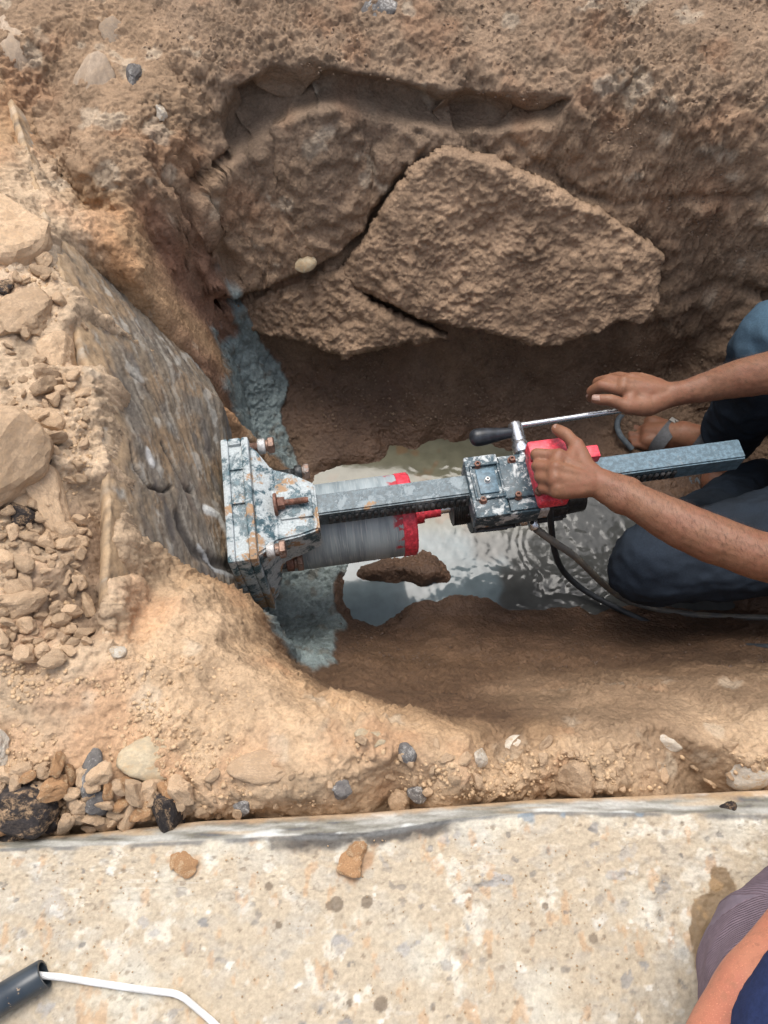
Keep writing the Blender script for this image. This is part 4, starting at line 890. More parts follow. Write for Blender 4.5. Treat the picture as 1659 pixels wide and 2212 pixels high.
    el2 = P(1830, 768, -.16); sh2 = np.array([.93, .88, .14])
    ch.append([(wr2, .0225), (z3p(1010, 700, -.285), .0225), (z3p(1200, 655, -.272), .0272), (z3p(1450, 590, -.245), .0345), (z3p(1659, 555, -.225), .0375), (el2, .037), (el2*.5 + sh2*.5, .044), (sh2, .053)])
    # trunk, head, legs (outside the picture except where the trousers and feet show)
    pe, ne, hd = np.array([1.03, .74, -.36]), np.array([.84, .68, .26]), np.array([.76, .67, .37])
    sl = np.array([.90, .54, .14]); sr = np.array([.92, .83, .14]); ce = (sl + sr)/2
    ch += [[(pe, .13), (pe*.5 + ce*.5, .125), (ce, .10)], [(sl, .06), (ce, .085), (sr, .06)], [(sh, .052), (sl, .06)], [(sh2, .053), (sr, .06)], [(ce, .075), (ne, .055), (hd, .06)], [(hd, .085), (hd + [-.015, 0, .07], .09)], [(hd + [-.03, 0, -.03], .06), (hd + [-.06, 0, -.05], .045)],
           [(hd + [-.075, 0, .03], .013), (hd + [-.103, 0, .005], .013)], [(hd + [.01, .088, .02], .012), (hd + [.012, .092, .05], .014)], [(hd + [.01, -.088, .02], .012), (hd + [.012, -.092, .05], .014)]]
    kr, kl = P(1665, 752, -.26), P(1402, 1222, -.44); hr_, hl = np.array([1.03, .84, -.38]), np.array([.99, .63, -.38])
    heel, ball = P(1540, 958, -.605), P(1402, 934, -.625); ank = heel + np.array([.0, .0, .07])
    fd = Vector(ball - heel); fd.z = 0; fd.normalize(); fs = np.array([-fd.y, fd.x, 0])
    ch += [[(hr_, .085), (kr, .058), (ank, .036), (heel, .031)], [(heel, .031), (heel*.5 + ball*.5 + [0, 0, .012], .031), (ball, .023)], [(ball + fs*.022, .019), (heel*.6 + ball*.4, .028)], [(ball - fs*.026, .020), (heel*.6 + ball*.4, .028)]]
    for k, (o, ln, r) in enumerate(((.032, .024, .0125), (.012, .030, .0100), (-.006, .027, .0095), (-.021, .021, .009), (-.034, .013, .0085))):
        b0 = ball - fs*o; b0[2] = -.632; t0 = b0 + np.array(fd)*(ln + .012); t0[2] = -.640; ch.append([(b0, r*1.2), ((b0 + t0)/2 + [0, 0, .003], r), (t0, r*.95)])
    an2 = np.array([.80, .80, -.60]); ch += [[(hl, .09), (kl, .058), (an2, .038)], [(an2, .036), (P(1545, 1040, -.625), .032)]]
    me = flesh('body', ch, .0027, 7); V, N = vn(me)
    # tendons, knuckles and forearm muscle as slight relief
    V2 = V + N*(.0011*fbm(V, .02, 3, 5) + .0016*fbm(V, .05, 2, 6))[:, None]
    for m in (idx, mid, rin, pin, *M):
        d = np.linalg.norm(V - (m + [0, 0, .009]), axis=1); V2 += N*(.0026*np.exp(-(d/.0075)**2))[:, None]
    for m, w in ((idx, wr), (mid, wr), (rin, wr), (pin, wr), (M[0], wr2), (M[1], wr2), (M[2], wr2)):
        e = w - m; t = np.clip(((V - m) @ e)/(e @ e), 0, .75); dd = np.linalg.norm(V - (m + t[:, None]*e + [0, 0, .014]), axis=1); V2 += N*(.0013*np.exp(-(dd/.0045)**2))[:, None]
    me.vertices.foreach_set('co', V2.astype(np.float32).ravel()); me.update(); link('body', me, M_SKIN, R)
    nail(R, tt + np.array([0, .0004, .0092]), tt - ti, (0, .1, 1), .0058); nail(R, u3 + np.array([-.001, -.001, .0096]), u3 - u2, (-.1, -.1, 1), .0064)
    nail(R, z3p(236, 735, -.319) + np.array([-.006, .002, .004]), (-.2, -.2, -1), (-1, .2, .3), .005)
    # body hair on the forearms
    V3, N3 = vn(me); hv, hf = [], []
    arms = ((wr, el), (wr2, el2))
    for w, e in arms:
        ax = e - w; L_ = np.linalg.norm(ax); ax = ax/L_; t = (V3 - w) @ ax; dd = np.linalg.norm(V3 - w - t[:, None]*ax, axis=1)
        cand = np.nonzero((t > .01) & (t < L_*.92) & (dd < .06) & (N3[:, 2] > -.2))[0]
        for i in RNG.choice(cand, 3200):
            p, nn = V3[i], N3[i]; dr = -ax*.5 + .5*np.cross(nn, ax)*(1 if RNG.random() < .75 else -.4) + nn*.28 + RNG.normal(0, .22, 3); dr /= np.linalg.norm(dr); ln = RNG.uniform(.006, .014); sd = np.cross(dr, nn); sd /= np.linalg.norm(sd) + 1e-6; wd = .000075
            o = len(hv); m = p + dr*ln*.5 + nn*.0010; hv += [p - sd*wd, p + sd*wd, m + sd*wd*.8, m - sd*wd*.8, p + dr*ln - nn*.0006]; hf += [(o, o + 1, o + 2, o + 3), (o + 3, o + 2, o + 4)]
    hm = D.meshes.new('arm_hair'); hm.from_pydata([tuple(map(float, k)) for k in hv], [], hf); tag(link('arm_hair', hm, plain('arm_hair', (.05, .03, .02), .6, .2), R), kind='stuff')
    # head hair
    hh = flesh('hair', [[(hd + [.01, 0, .045], .092), (hd + [.0, 0, .085], .088)]], .006, 2); V4, N4 = vn(hh); V4 = V4 + N4*(.004*fbm(V4, .02, 3, 8))[:, None]; hh.vertices.foreach_set('co', V4.ravel()); link('hair', hh, M_HAIR, R)
    for s in (-1, 1):
        bm = bm_new(); q = Vector(hd) + Vector((-.082, s*.032, .028)); bmesh.ops.create_uvsphere(bm, u_segments=12, v_segments=8, radius=.010, matrix=Matrix.Translation(q)); bm_link('eye', bm, M_EYE, R)
    bm = bm_new(); rbox(bm, Vector(hd) + Vector((-.112, -.024, -.046)), Vector(hd) + Vector((-.095, .024, -.037)), .004); bm_link('mouth', bm, plain('lips', (.3, .13, .1), .5), R)
    # clothes
    den, navy, knee_light = np.array([.017, .022, .029]), np.array([.02, .028, .04]), np.array([.07, .125, .175])  # light on the knees against shaded legs, put into the cloth colour
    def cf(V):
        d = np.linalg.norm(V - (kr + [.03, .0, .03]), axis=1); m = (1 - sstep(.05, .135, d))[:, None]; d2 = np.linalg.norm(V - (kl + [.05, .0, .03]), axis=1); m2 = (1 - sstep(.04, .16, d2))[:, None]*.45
        c = den + (navy - den)*sstep(-.3, .3, fbm(V, .08, 3, 3))[:, None]; c = c + m*(knee_light - c); return c + m2*(np.array([.03, .041, .06]) - c)
    kr2 = kr + np.array([.02, 0, 0])
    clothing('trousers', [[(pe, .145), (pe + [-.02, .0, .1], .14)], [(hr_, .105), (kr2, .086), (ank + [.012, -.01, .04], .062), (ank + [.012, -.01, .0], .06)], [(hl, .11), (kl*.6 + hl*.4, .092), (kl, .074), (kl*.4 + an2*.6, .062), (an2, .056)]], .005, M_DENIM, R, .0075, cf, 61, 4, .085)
    clothing('shirt', [[(pe + [-.02, 0, .14], .142), (ce, .118)], [(sl, .08), (ce, .10), (sr, .08)], [(sl, .074), (sh, .072), (el*.35 + sh*.65, .062)], [(sr, .074), (sh2, .072), (el2*.35 + sh2*.65, .062)]], .006, M_SHIRT, R, .006, lambda V: V*0 + .1, 71)
    # sandals
    def sole(h, b, name='sandal_sole'):
        h, b = Vector(h), Vector(b); d = (b - h); d.z = 0; d.normalize(); s = Vector((-d.y, d.x, 0)); ln = (b - h).length; out = []
        for k in range(36):
            t = k/36*2*math.pi; x = math.cos(t); y = math.sin(t); wd = .040 + .011*x; out.append((h + b)/2 + d*(ln/2 + .058)*x*(1 if x < 0 else 1.0) + s*wd*y)
        bm = bm_new(); lo = [bm.verts.new((p.x, p.y, -.672)) for p in out]; hi = [bm.verts.new((p.x, p.y, -.652)) for p in out]; ri = [bm.verts.new((p.x*.96 + (h.x + b.x)/2*.04, p.y*.96 + (h.y + b.y)/2*.04, -.648)) for p in out]
        for A, B in ((lo, hi), (hi, ri)):
            for k in range(36): bm.faces.new((A[k], A[(k + 1) % 36], B[(k + 1) % 36], B[k]))
        bm.faces.new(lo[::-1]); bm.faces.new(ri); return bm_link(name, bm, M_SOLE, R)
    so = sole(heel, ball + np.array(fd)*.012)
    # toe rim
    bm = bm_new(); tpt = ball + np.array(fd)*.062; tube(bm, [tpt - np.array(fd)*.035 + fs*.048 + [0, 0, -.012], tpt + fs*.03 + [0, 0, .004], tpt + np.array(fd)*.012 + [0, 0, .006], tpt - fs*.032 + [0, 0, .002], tpt - np.array(fd)*.035 - fs*.05 + [0, 0, -.014]], .0065, 10); bm_link('toe_rim', bm, M_SOLE, R)
    def band(c, d, w, rx, rz, th, name='sandal_strap'):
        d = Vector(d).normalized(); s = Vector((-d.y, d.x, 0)).normalized(); up = Vector((0, 0, 1)); bm = bm_new(); g = []
        for i in range(6):
            rw = []
            for j in range(25):
                a = math.radians(-105 + 210*j/24); e = (abs(i - 2.5)/2.5)**4*.001
                rw.append(bm.verts.new(Vector(c) + d*(i/5 - .5)*w + s*math.sin(a)*(rx - e) + up*math.cos(a)*(rz - e)))
            g.append(rw)
        for A, B in zip(g[:-1], g[1:]):
            for j in range(24): bm.faces.new((A[j], A[j + 1], B[j + 1], B[j]))
        bmesh.ops.solidify(bm, geom=bm.faces[:], thickness=-th); return bm_link(name, bm, M_STRAP, R)
    sd = Vector((fd.x, fd.y, 0)); sd.rotate(Matrix.Rotation(-.42, 3, 'Z').to_quaternion()); sc_ = heel*.28 + ball*.72 + np.array([0, 0, -.012])
    st = band(sc_, sd, .030, .050, .046, .003); st2 = band(heel*.86 + ball*.14 + np.array([0, 0, .012]), sd, .026, .045, .046, .003)
    s_ = Vector((-sd.y, sd.x, 0)).normalized(); a = math.radians(-20); s_ = s_ if s_.y > 0 else -s_
    pc = Vector(sc_) + s_*math.sin(-a)*.0515 + Vector((0, 0, 1))*math.cos(a)*.0475; nu = (s_*math.sin(-a)/.05 + Vector((0, 0, 1))*math.cos(a)/.046).normalized(); tv = sd.cross(nu).normalized()
    def decal(name, polys, mat, par, off, th=.0006):
        bm = bm_new()
        for po in polys: bm.faces.new([bm.verts.new(pc + sd*x + tv*y + nu*off) for x, y in po])
        bmesh.ops.solidify(bm, geom=bm.faces[:], thickness=th); return bm_link(name, bm, mat, par)
    pa = decal('white_patch', [[(-.0145, -.0075), (.0145, -.0075), (.0145, .0075), (-.0145, .0075)]], M_PATCH, st, .0022)
    decal('mark', [[(-.006, .0045), (-.0035, .0045), (.0015, -.0015), (.0015, -.0045), (-.0005, -.0045)], [(.0008, -.0046), (.006, .0020), (.004, .0030), (-.0005, -.0028)]], M_MARK, pa, .0032)
    so2 = sole(np.array([.80, .81, -.65]), P(1540, 1042, -.65)); 
    bm = bm_new(); t1 = Vector(P(1535, 1036, -.65)); tube(bm, [P(1500, 1026, -.652), P(1515, 1046, -.648), P(1545, 1055, -.646), P(1570, 1046, -.648), P(1585, 1028, -.652)], .004, 8); bm_link('toe_rim', bm, M_SOLE, R)
    return R
worker()
def onlooker():
    R = empty('person', (.62, -.2, 0)); inv = np.array([-.62, .2, 0])
    tag(R, 'onlooker crouching at the kerb edge in purple ribbed trousers, forearm over the knee', 'person')
    q = lambda u, v, z: P(u, v, z) + inv
    kn = q(1720, 2126, .115); am = q(1902, 1912, .06); th = q(1790, 2330, .20); hip = np.array([.12, -.25, .22]); hip2 = np.array([.28, -.12, .22])
    wr, el = q(1752, 2030, .235), q(1592, 2310, .255); wr0 = q(1830, 1890, .22)
    torso = np.array([.22, -.24, .62]); sh = np.array([.02, -.24, .60]); nk = np.array([.2, -.2, .78]); hd = np.array([.18, -.14, .88])
    ch = [[(wr0, .026), (wr, .031), (q(1668, 2168, .245), .0365), (el, .036), (sh*.5 + el*.5 + [0, -.03, 0], .045), (sh, .055)], [(wr0, .022), (wr0 + [.05, .05, -.01], .018), (wr0 + [.08, .06, -.03], .012)], [(hip, .11), (torso, .13), (nk, .055), (hd, .075)], [(hd, .088), (hd + [0, .01, .06], .09)], [(sh, .055), (torso + [0, 0, .02], .09), (torso + [.2, .05, 0], .055)],
          [(torso + [.2, .05, 0], .05), (np.array([.42, 0, .35]), .04), (np.array([.36, .2, .2]), .03)], [(hip, .09), (th, .07), (kn, .055), (am, .05), (np.array([.3, .1, .03]), .04)], [(hip2, .09), (np.array([.45, .1, .3]), .06), (np.array([.4, -.05, .05]), .04)]]
    for k in range(5): b = wr0 + np.array([.05, .05, -.01]); ch.append([(b, .012), (b + np.array([.05 + .01*k, .045 - .016*k, -.03]), .009), (b + np.array([.055 + .01*k, .045 - .016*k, -.06]), .008)])
    me = flesh('body', ch, .0035, 6); V, N = vn(me); V = V + N*(.0022*fbm(V, .045, 3, 4))[:, None]
    bp = q(1604, 2128, .26); d = np.linalg.norm(V - bp, axis=1); V = V + N*(.004*np.exp(-(d/.014)**2))[:, None]
    me.vertices.foreach_set('co', V.astype(np.float32).ravel()); link('body', me, M_SKIN2, R)
    # ribbed trousers: the ribs run along the limb
    tm = flesh('trousers', [[(hip, .13), (th, .085), (kn, .074), (am, .070), (np.array([.30, .10, .08]), .06)], [(hip, .12), (hip2, .12), (np.array([.45, .1, .3]), .08), (np.array([.4, -.05, .1]), .06)]], .004, 6); V, N = vn(tm)
    V = V + N*(.004*fbm(V, .07, 3, 9, ridge=True))[:, None]
    tm.vertices.foreach_set('co', V.astype(np.float32).ravel()); tm.update(); pts = [th, kn, am]; arc = np.zeros(len(V)); bd = np.full(len(V), 9.); o = 0.
    for a, b in zip(pts[:-1], pts[1:]):
        e = b - a; ln = np.linalg.norm(e); t = np.clip((V - a) @ e/ln**2, -.5, 1.5); dd = np.linalg.norm(V - a - np.clip(t, 0, 1)[:, None]*e, axis=1); m = dd < bd; arc = np.where(m, o + np.clip(t, 0, 1)*ln, arc); bd = np.minimum(bd, dd); o += ln
    cl = np.array([.17, .125, .15])*(1 + .22*fbm(V, .05, 3, 12))[:, None]; add_col(tm, cl); add_flt(tm, arc, 'arc')
    n = NT('purple_ribbed_knit'); a = n.attr('arc', 'Fac'); wv = n.math('SINE', n.math('MULTIPLY', a, 2*math.pi/.0034)); c = n.mix(1., n.attr('Col'), n.map(n.noise(160, 5, .7), .3, .7, .8, 1.2, False), 'MULTIPLY'); c = n.mix(n.map(wv, -.2, 1., 0., .30), c, (.26, .24, .29))
    n.out(c, .9, n.bump(wv, .55, .0009), Specular_IOR_Level=.15); link('trousers', tm, n.m, R)
    nv = clothing('jacket', [[(q(1936, 2218, .30), .072), (q(1899, 2343, .31), .078), (np.array([.1, -.2, .42]), .15)], [(np.array([.14, -.24, .4]), .16), (torso, .15)], [(sh, .075), (torso, .12), (torso + [.2, .05, 0], .075), (np.array([.42, 0, .4]), .06)]], .006, M_NAVY, R, .005, lambda V: V*0 + .1, 91)
    hh = flesh('hair', [[(hd + [0, -.01, .05], .094), (hd + [0, 0, .08], .09)]], .006, 2); link('hair', hh, M_HAIR, R)
    for s in (-1, 1):
        bm = bm_new(); bmesh.ops.create_uvsphere(bm, u_segments=12, v_segments=8, radius=.010, matrix=Matrix.Translation(Vector(hd) + Vector((s*.03, .082, .02)))); bm_link('eye', bm, M_EYE, R)
    for k in ((.30, .11), (.40, -.04)):
        bm = bm_new(); rbox(bm, (k[0] - .05, k[1] - .1, .003), (k[0] + .05, k[1] + .16, .07), .03, seg=3); bm_link('shoe', bm, M_RUBBER, R)
onlooker()

# ------------------------------------------------------------------ pipe and cord on the kerb
def pipe():
    a, b = P(96, 2103, .012), P(-190, 2275, .012); d = Vector(b - a).normalized(); bm = bm_new(); r = .0135; ri = .0105; p0 = Vector(a); _, u, w = frame_of(d); seg = 32; rings = []
    for t, rr in ((0, ri), (0, r - .0006), (.001, r), (.03, r*1.01), (.08, r*.985), (.15, r), (.4, r)): rings.append([bm.verts.new(p0 + d*t + (u*math.cos(2*math.pi*k/seg) + w*math.sin(2*math.pi*k/seg))*rr*(1 + .03*math.sin(3*k/seg*6.28 + t*40))) for k in range(seg)])
    inn = [bm.verts.new(p0 + d*.16 + (u*math.cos(2*math.pi*k/seg) + w*math.sin(2*math.pi*k/seg))*ri) for k in range(seg)]
    for A, B in zip(rings[:-1], rings[1:]):
        for k in range(seg): bm.faces.new((A[k], A[(k + 1) % seg], B[(k + 1) % seg], B[k]))
    for k in range(seg): bm.faces.new((inn[k], inn[(k + 1) % seg], rings[0][(k + 1) % seg], rings[0][k]))
    bm.faces.new(inn); bm.faces.new(rings[-1])
    n = NT('black_pipe'); v = n.obj(); g = n.noise(70, 6, .7, v, .5); c = n.mix(n.map(n.noise(40, 5), .35, .65), (.018, .027, .038), (.035, .045, .055)); c = n.mix(n.map(g, .64, .68), c, (.28, .2, .13)); c = n.mix(n.map(n.noise(120, 5, .7, v), .68, .72), c, (.5, .52, .55))
    n.out(c, .33, n.bump(n.noise(140, 5), .12, .001)); tag(bm_link('black_pipe', bm, n.m), 'cut end of a black plastic pipe lying on the kerb', 'pipe')
    W = [P(*k) for k in ((20,2128,.012), (70,2108,.014), (98,2108,.012), (140,2112,.005), (210,2123,.004), (290,2135,.004), (345,2142,.004), (375,2146,.0045), (398,2156,.005), (425,2178,.004), (470,2218,.004), (540,2290,.004))]
    n = NT('white_cord'); v = n.obj(); wv = n.n('TexWave', {'wave_type': 'BANDS', 'bands_direction': 'DIAGONAL'}, Vector=v); wv.inputs['Scale'].default_value = 260; wv.inputs['Distortion'].default_value = 1.
    n.out(n.mix(n.map(n.noise(60, 5), .4, .7), (.8, .79, .77), (.62, .6, .56)), .7, n.bump(wv.outputs['Fac'], .35, .0008)); bm = bm_new(); tube(bm, W, .0031, 12, 8)
    tag(bm_link('white_cord', bm, n.m), 'white cord coming out of the black pipe on the kerb', 'cord')
pipe()
# ------------------------------------------------------------------ stones, clods and crumbs
def rock_mesh(name, seed, sub=2, planes=11, sq=(1, .8, .62), rnd=.25):
    r = random.Random(seed); bm = bm_new(); bmesh.ops.create_icosphere(bm, subdivisions=sub, radius=1.0)
    ns = []
    for _ in range(planes):
        z = r.uniform(-1, 1); t = r.uniform(0, 6.283); k = math.sqrt(1 - z*z); ns.append((Vector((k*math.cos(t), k*math.sin(t), z)), r.uniform(.5, .92) if rnd < .3 else r.uniform(.66, .98)))
    C = np.array([v.co for v in bm.verts], np.float32); nz = fbm(C + seed*3.7, .9, 5, seed, .6)
    for v, k in zip(bm.verts, nz):
        d = v.co.normalized(); m = 1.15
        for n_, h in ns:
            c = d.dot(n_)
            if c > .05: m = min(m, h/c)
        m = m*(1 - rnd) + rnd*.95 + (.30 - .3*rnd)*float(k); v.co = Vector((d.x*sq[0], d.y*sq[1], d.z*sq[2]))*m
    me = D.meshes.new(name); bm.to_mesh(me); bm.free(); me.polygons.foreach_set('use_smooth', np.full(len(me.polygons), rnd > .3)); return me
def gn(x, y):
    e = .006; n_ = Vector((-(gz(x + e, y) - gz(x - e, y))/(2*e), -(gz(x, y + e) - gz(x, y - e))/(2*e), 1)); return n_.normalized()
def place(name, me, mat, p, size, label, cat, group=None, rot=None, sink=.3, flat=True):
    m2 = me if len(me.materials) and me.materials[0] == mat else None
    if m2 is None:
        key = (me.name, mat.name)
        if key not in place.cache: k = me.copy(); k.materials.clear(); k.materials.append(mat); place.cache[key] = k
        m2 = place.cache[key]
    o = D.objects.new(name, m2); COLL.objects.link(o); nrm_ = gn(p[0], p[1]) if flat else Vector((0, 0, 1))
    s = np.atleast_1d(size)*np.ones(3) if np.ndim(size) else np.array([size]*3)
    o.location = Vector(p) + nrm_*float(s[2])*.62*(1 - 2*sink); q = Vector((0, 0, 1)).rotation_difference(nrm_)
    o.rotation_euler = (q @ Matrix.Rotation(random.uniform(0, 6.28) if rot is None else rot, 4, 'Z').to_quaternion()).to_euler(); o.scale = [float(k) for k in s]
    return tag(o, label, cat, group)
place.cache = {}
PROTO = [rock_mesh('soil_crumb', 10 + k, 3, 9 + k % 4, (1, .86 - .1*(k % 3), .66 + .1*(k % 2)), .0) for k in range(14)]
BIG = [rock_mesh('stone', 50 + k, 4, 10, (1, .9, .75), .06) for k in range(5)]
SM = [rock_mesh('stone', 70 + k, 4, 9, (1, .9, .62), .31) for k in range(3)]
PX = .00047          # metres covered by one picture step at the near bank
def st(u, v, w, h, me, mat, label, cat='stone', rot=0., sink=.3, name='stone', z=None):
    p = on_ground(u, v) if z is None else P(u, v, z); d = np.linalg.norm(p - [0, 0, CAM_H]); k = d/FOC*.5
    k *= 1.22 if mat in (M_CRUMB, M_ASPH) else 1.08; return place(name, me, mat, p, (w*k, h*k*1.12, (w + h)*.5*k*.9), label, cat, None, rot, sink, z is None)
st(35,1738,125,85,BIG[0],M_ASPH,'big dark bitumen lump with a tan crust at the lower left corner','bitumen lump',.2,.25,'bitumen_lump')
st(20,1795,70,50,BIG[1],M_ASPH,'dark bitumen lump touching the kerb at the left edge','bitumen lump',.9,.25,'bitumen_lump')
st(376,1735,48,95,BIG[2],M_ASPH,'upright dark bitumen lump at the right end of the rubble','bitumen lump',.1,.15,'bitumen_lump')
st(202,1672,44,78,SM[0],M_GREY,'smooth slim grey brown pebble standing in the rubble','pebble',.0,.15,'pebble')
st(217,1722,50,54,BIG[3],M_GREY,'dark grey stone with white flecks in the rubble','stone',.4,.1)
st(143,1690,34,32,BIG[1],M_GREY,'small grey stone with a white top beside the slim pebble','stone',1.,.15)
st(110,1762,42,46,BIG[4],M_ASPH,'small dark grey chip among the orange lumps of rubble','stone',.3,.1)
st(330,1640,120,88,SM[1],M_CREAM,'large rounded cream limestone half buried in the bank','boulder',.3,.72,'boulder')
st(255,1412,28,26,BIG[0],M_WHITE,'small bright white stone on bare soil of the lower left bank','stone',.2,.1)
st(8,1608,44,76,BIG[2],M_WHITE,'pale grey stone at the left edge above the rubble','stone',.1,.2)
st(80,1000,54,66,BIG[3],M_ASPH,'black bitumen lump below the largest tan clod','bitumen lump',.6,.2,'bitumen_lump')
st(42,1112,48,44,BIG[1],M_ASPH,'black bitumen lump under the overhanging clods on the left','bitumen lump',.2,.2,'bitumen_lump')
st(8,628,36,30,BIG[4],M_ASPH,'dark stone at the left edge high on the bank','stone',.5,.2)
for u, v, w, h, lab in ((25,1010,150,190,'largest tan earth clod at the left edge of the bank'), (45,690,110,100,'broad tan earth clod high on the left bank'), (128,775,74,72,'blocky tan earth clod beside the concrete wall'), (95,1075,120,70,'tan earth clod under the black bitumen lump'), (20,505,110,110,'pale earth clod near the top of the concrete wall'),
                        (130,1145,52,56,'upright tan clod midway down the left bank'), (100,905,60,50,'ragged tan clod below the blocky one by the wall'), (40,1300,80,50,'flat tan clod low on the left bank')):
    st(u, v, w, h, random.choice(BIG), M_CRUMB, lab, 'earth clod', None, .45, 'earth_clod')
st(805,1588,70,52,SM[2],M_CREAM,'white faced cream stone at the pit rim above the kerb','stone',.2,0.7); st(878,1628,40,40,SM[0],M_GREY,'grey stone with a pale cap on the near bank','stone',.5,0.45); st(1030,1637,36,34,BIG[0],M_WHITE,'small pale stone right of the capped grey one','stone',.4,.2)
st(1108,1606,54,36,SM[1],M_WHITE,'bright white stone on the rim near the middle of the bank','stone',.1,0.6); st(1440,1606,70,34,SM[2],M_WHITE,'flat white stone on the rim at the right','stone',.0,0.7); st(1600,1682,90,54,SM[0],M_WHITE,'grey white stone set in the bank near the right edge','stone',.3,0.75)
st(870,1722,40,44,BIG[3],M_CRUMB,'square tan clod by the kerb below the capped grey stone','earth clod',.3,.1,'earth_clod'); st(905,1708,36,38,BIG[2],M_GREY,'purplish grey chip beside the square tan clod','stone',.6,.2); st(525,1742,34,34,BIG[4],M_GREY,'dark grey chip touching the kerb strip','stone',.2,.2); st(735,1702,40,34,BIG[1],M_GREY,'dull grey chip sunk in the near bank','stone',.2,.3); st(560,1655,110,60,SM[1],M_CRUMB,'smooth tan earth mound on the near bank','earth clod',.1,0.8,'earth_clod')
st(1238,1680,80,66,BIG[0],M_CRUMB,'crumbling tan clod on the near bank right of centre','earth clod',.4,.3,'earth_clod')
st(182,188,70,120,SM[2],M_DUST,'long pale stone slab in the bank above the concrete wall','stone',-.5,0.9); st(28,70,80,120,SM[0],M_DUST,'broad pale stone at the top left corner','stone',.2,0.9); st(252,72,50,60,SM[1],M_DUST,'dusty pale stone right of the top left corner','stone',.4,0.9)
st(342,243,24,28,BIG[1],M_WHITE,'small bluish white stone above the red corner of the pit','stone',.3,.2); st(292,165,26,50,BIG[3],M_GREY,'dark grey stone in a crevice at the upper left','stone',.1,.25); st(815,18,70,40,SM[2],M_GREY,'grey stone in the far bank at the top edge','stone',.1,0.8)
st(1690,1742,30,20,BIG[0],M_ASPH,'dark chip','stone') if False else None
place('stone', BIG[0], M_ASPH, P(1572, 1743, -.006), (.0085, .006, .004), 'small dark chip lying on the grey kerb strip', 'stone', None, .3, .2, False)
for u, v, w, h, lab in ((773,1836,44,40,'upper of two orange clay lumps on the kerb'), (760,1872,58,54,'lower and larger orange clay lump on the kerb'), (404,1868,46,50,'flat orange clay smear on the kerb at the left'), (378,1862,28,34,'small orange clay bit left of the flat smear')):
    k = (CAM_H/FOC)*.5; place('clay_lump', random.choice(BIG), M_ORANGE, P(u, v, .002), (w*k, h*k, min(w, h)*k*(.5 if u > 700 else .22)), lab, 'clay lump', None, None, .2, False)
# a pale round stone caught in the far slab of earth
def far_stone():
    p = P(660, 566, -.305); o = place('stone', SM[0], M_CREAM, p + np.array([0, -.012, .006]), (.022, .022, .018), 'round pale stone set in the dark earth slab above the crack', 'stone', None, .3, .4, False); return o
far_stone()
# crumbs one can count: nearest and largest as things of their own, the finest as one mass
taken = []
CRUMBS = []
def scatter(n, zone, mats, smin, smax, label, group, sink=.25, pw=2.2, lift=0., gap=.62):
    poly = np.array(zone, float); lo, hi = poly.min(0), poly.max(0); c = 0; tries = 0
    U = RNG.uniform(lo[0], hi[0], n*25); W = RNG.uniform(lo[1], hi[1], n*25); ok = in_poly(U, W, poly); G_ = on_ground_many(U[ok], W[ok])
    for p in G_:
        if c >= n: break
        s = smin + (smax - smin)*random.random()**pw
        if any((p[0] - q[0])**2 + (p[1] - q[1])**2 < (gap*(s + q[2]))**2 for q in taken): continue
        taken.append((p[0], p[1], s)); mt = random.choice(mats); p = p + np.array([0, 0, random.uniform(0, lift)]); o = place('soil_crumb', random.choice(PROTO), mt, p, (s, s*random.uniform(.75, 1.1), s*random.uniform(.75, 1.1)), label, 'soil crumb', group, None, sink); CRUMBS.append((o, 'orange' if mt == M_ORANGE else 'tan', s)); c += 1
scatter(80, [(0,1680),(120,1650),(300,1690),(410,1700),(410,1745),(330,1768),(0,1806)], [M_CRUMB, M_CRUMB, M_ORANGE], .009, .021, 'loose tan soil lump in the rubble heaped against the kerb', 'soil lumps in the rubble by the kerb', .12, 1.2, .012, .42)
scatter(92, [(0,1060),(190,1120),(190,1400),(120,1430),(0,1420)], [M_CRUMB], .0062, .0165, 'loose tan soil crumb on the lower left bank beside the wall', 'soil crumbs on the lower left bank', .2, 1.9, .004, .48)
scatter(66, [(0,560),(140,560),(190,760),(205,1040),(0,1060)], [M_CRUMB], .0062, .018, 'loose tan soil crumb on the upper left bank beside the wall', 'soil crumbs on the upper left bank', .2, 1.9, .004, .48)
scatter(60, [(430,1660),(700,1600),(1659,1610),(1659,1690),(1000,1715),(430,1755)], [M_CRUMB], .0045, .011, 'small tan soil crumb on the near bank above the kerb', 'soil crumbs on the near bank', .25, 2.)
MARKS = []
for o in list(COLL.objects):
    if o.parent is None and o.get('category') in ('stone', 'pebble', 'boulder', 'bitumen lump', 'earth clod'):
        MARKS.append((o, o['label']))
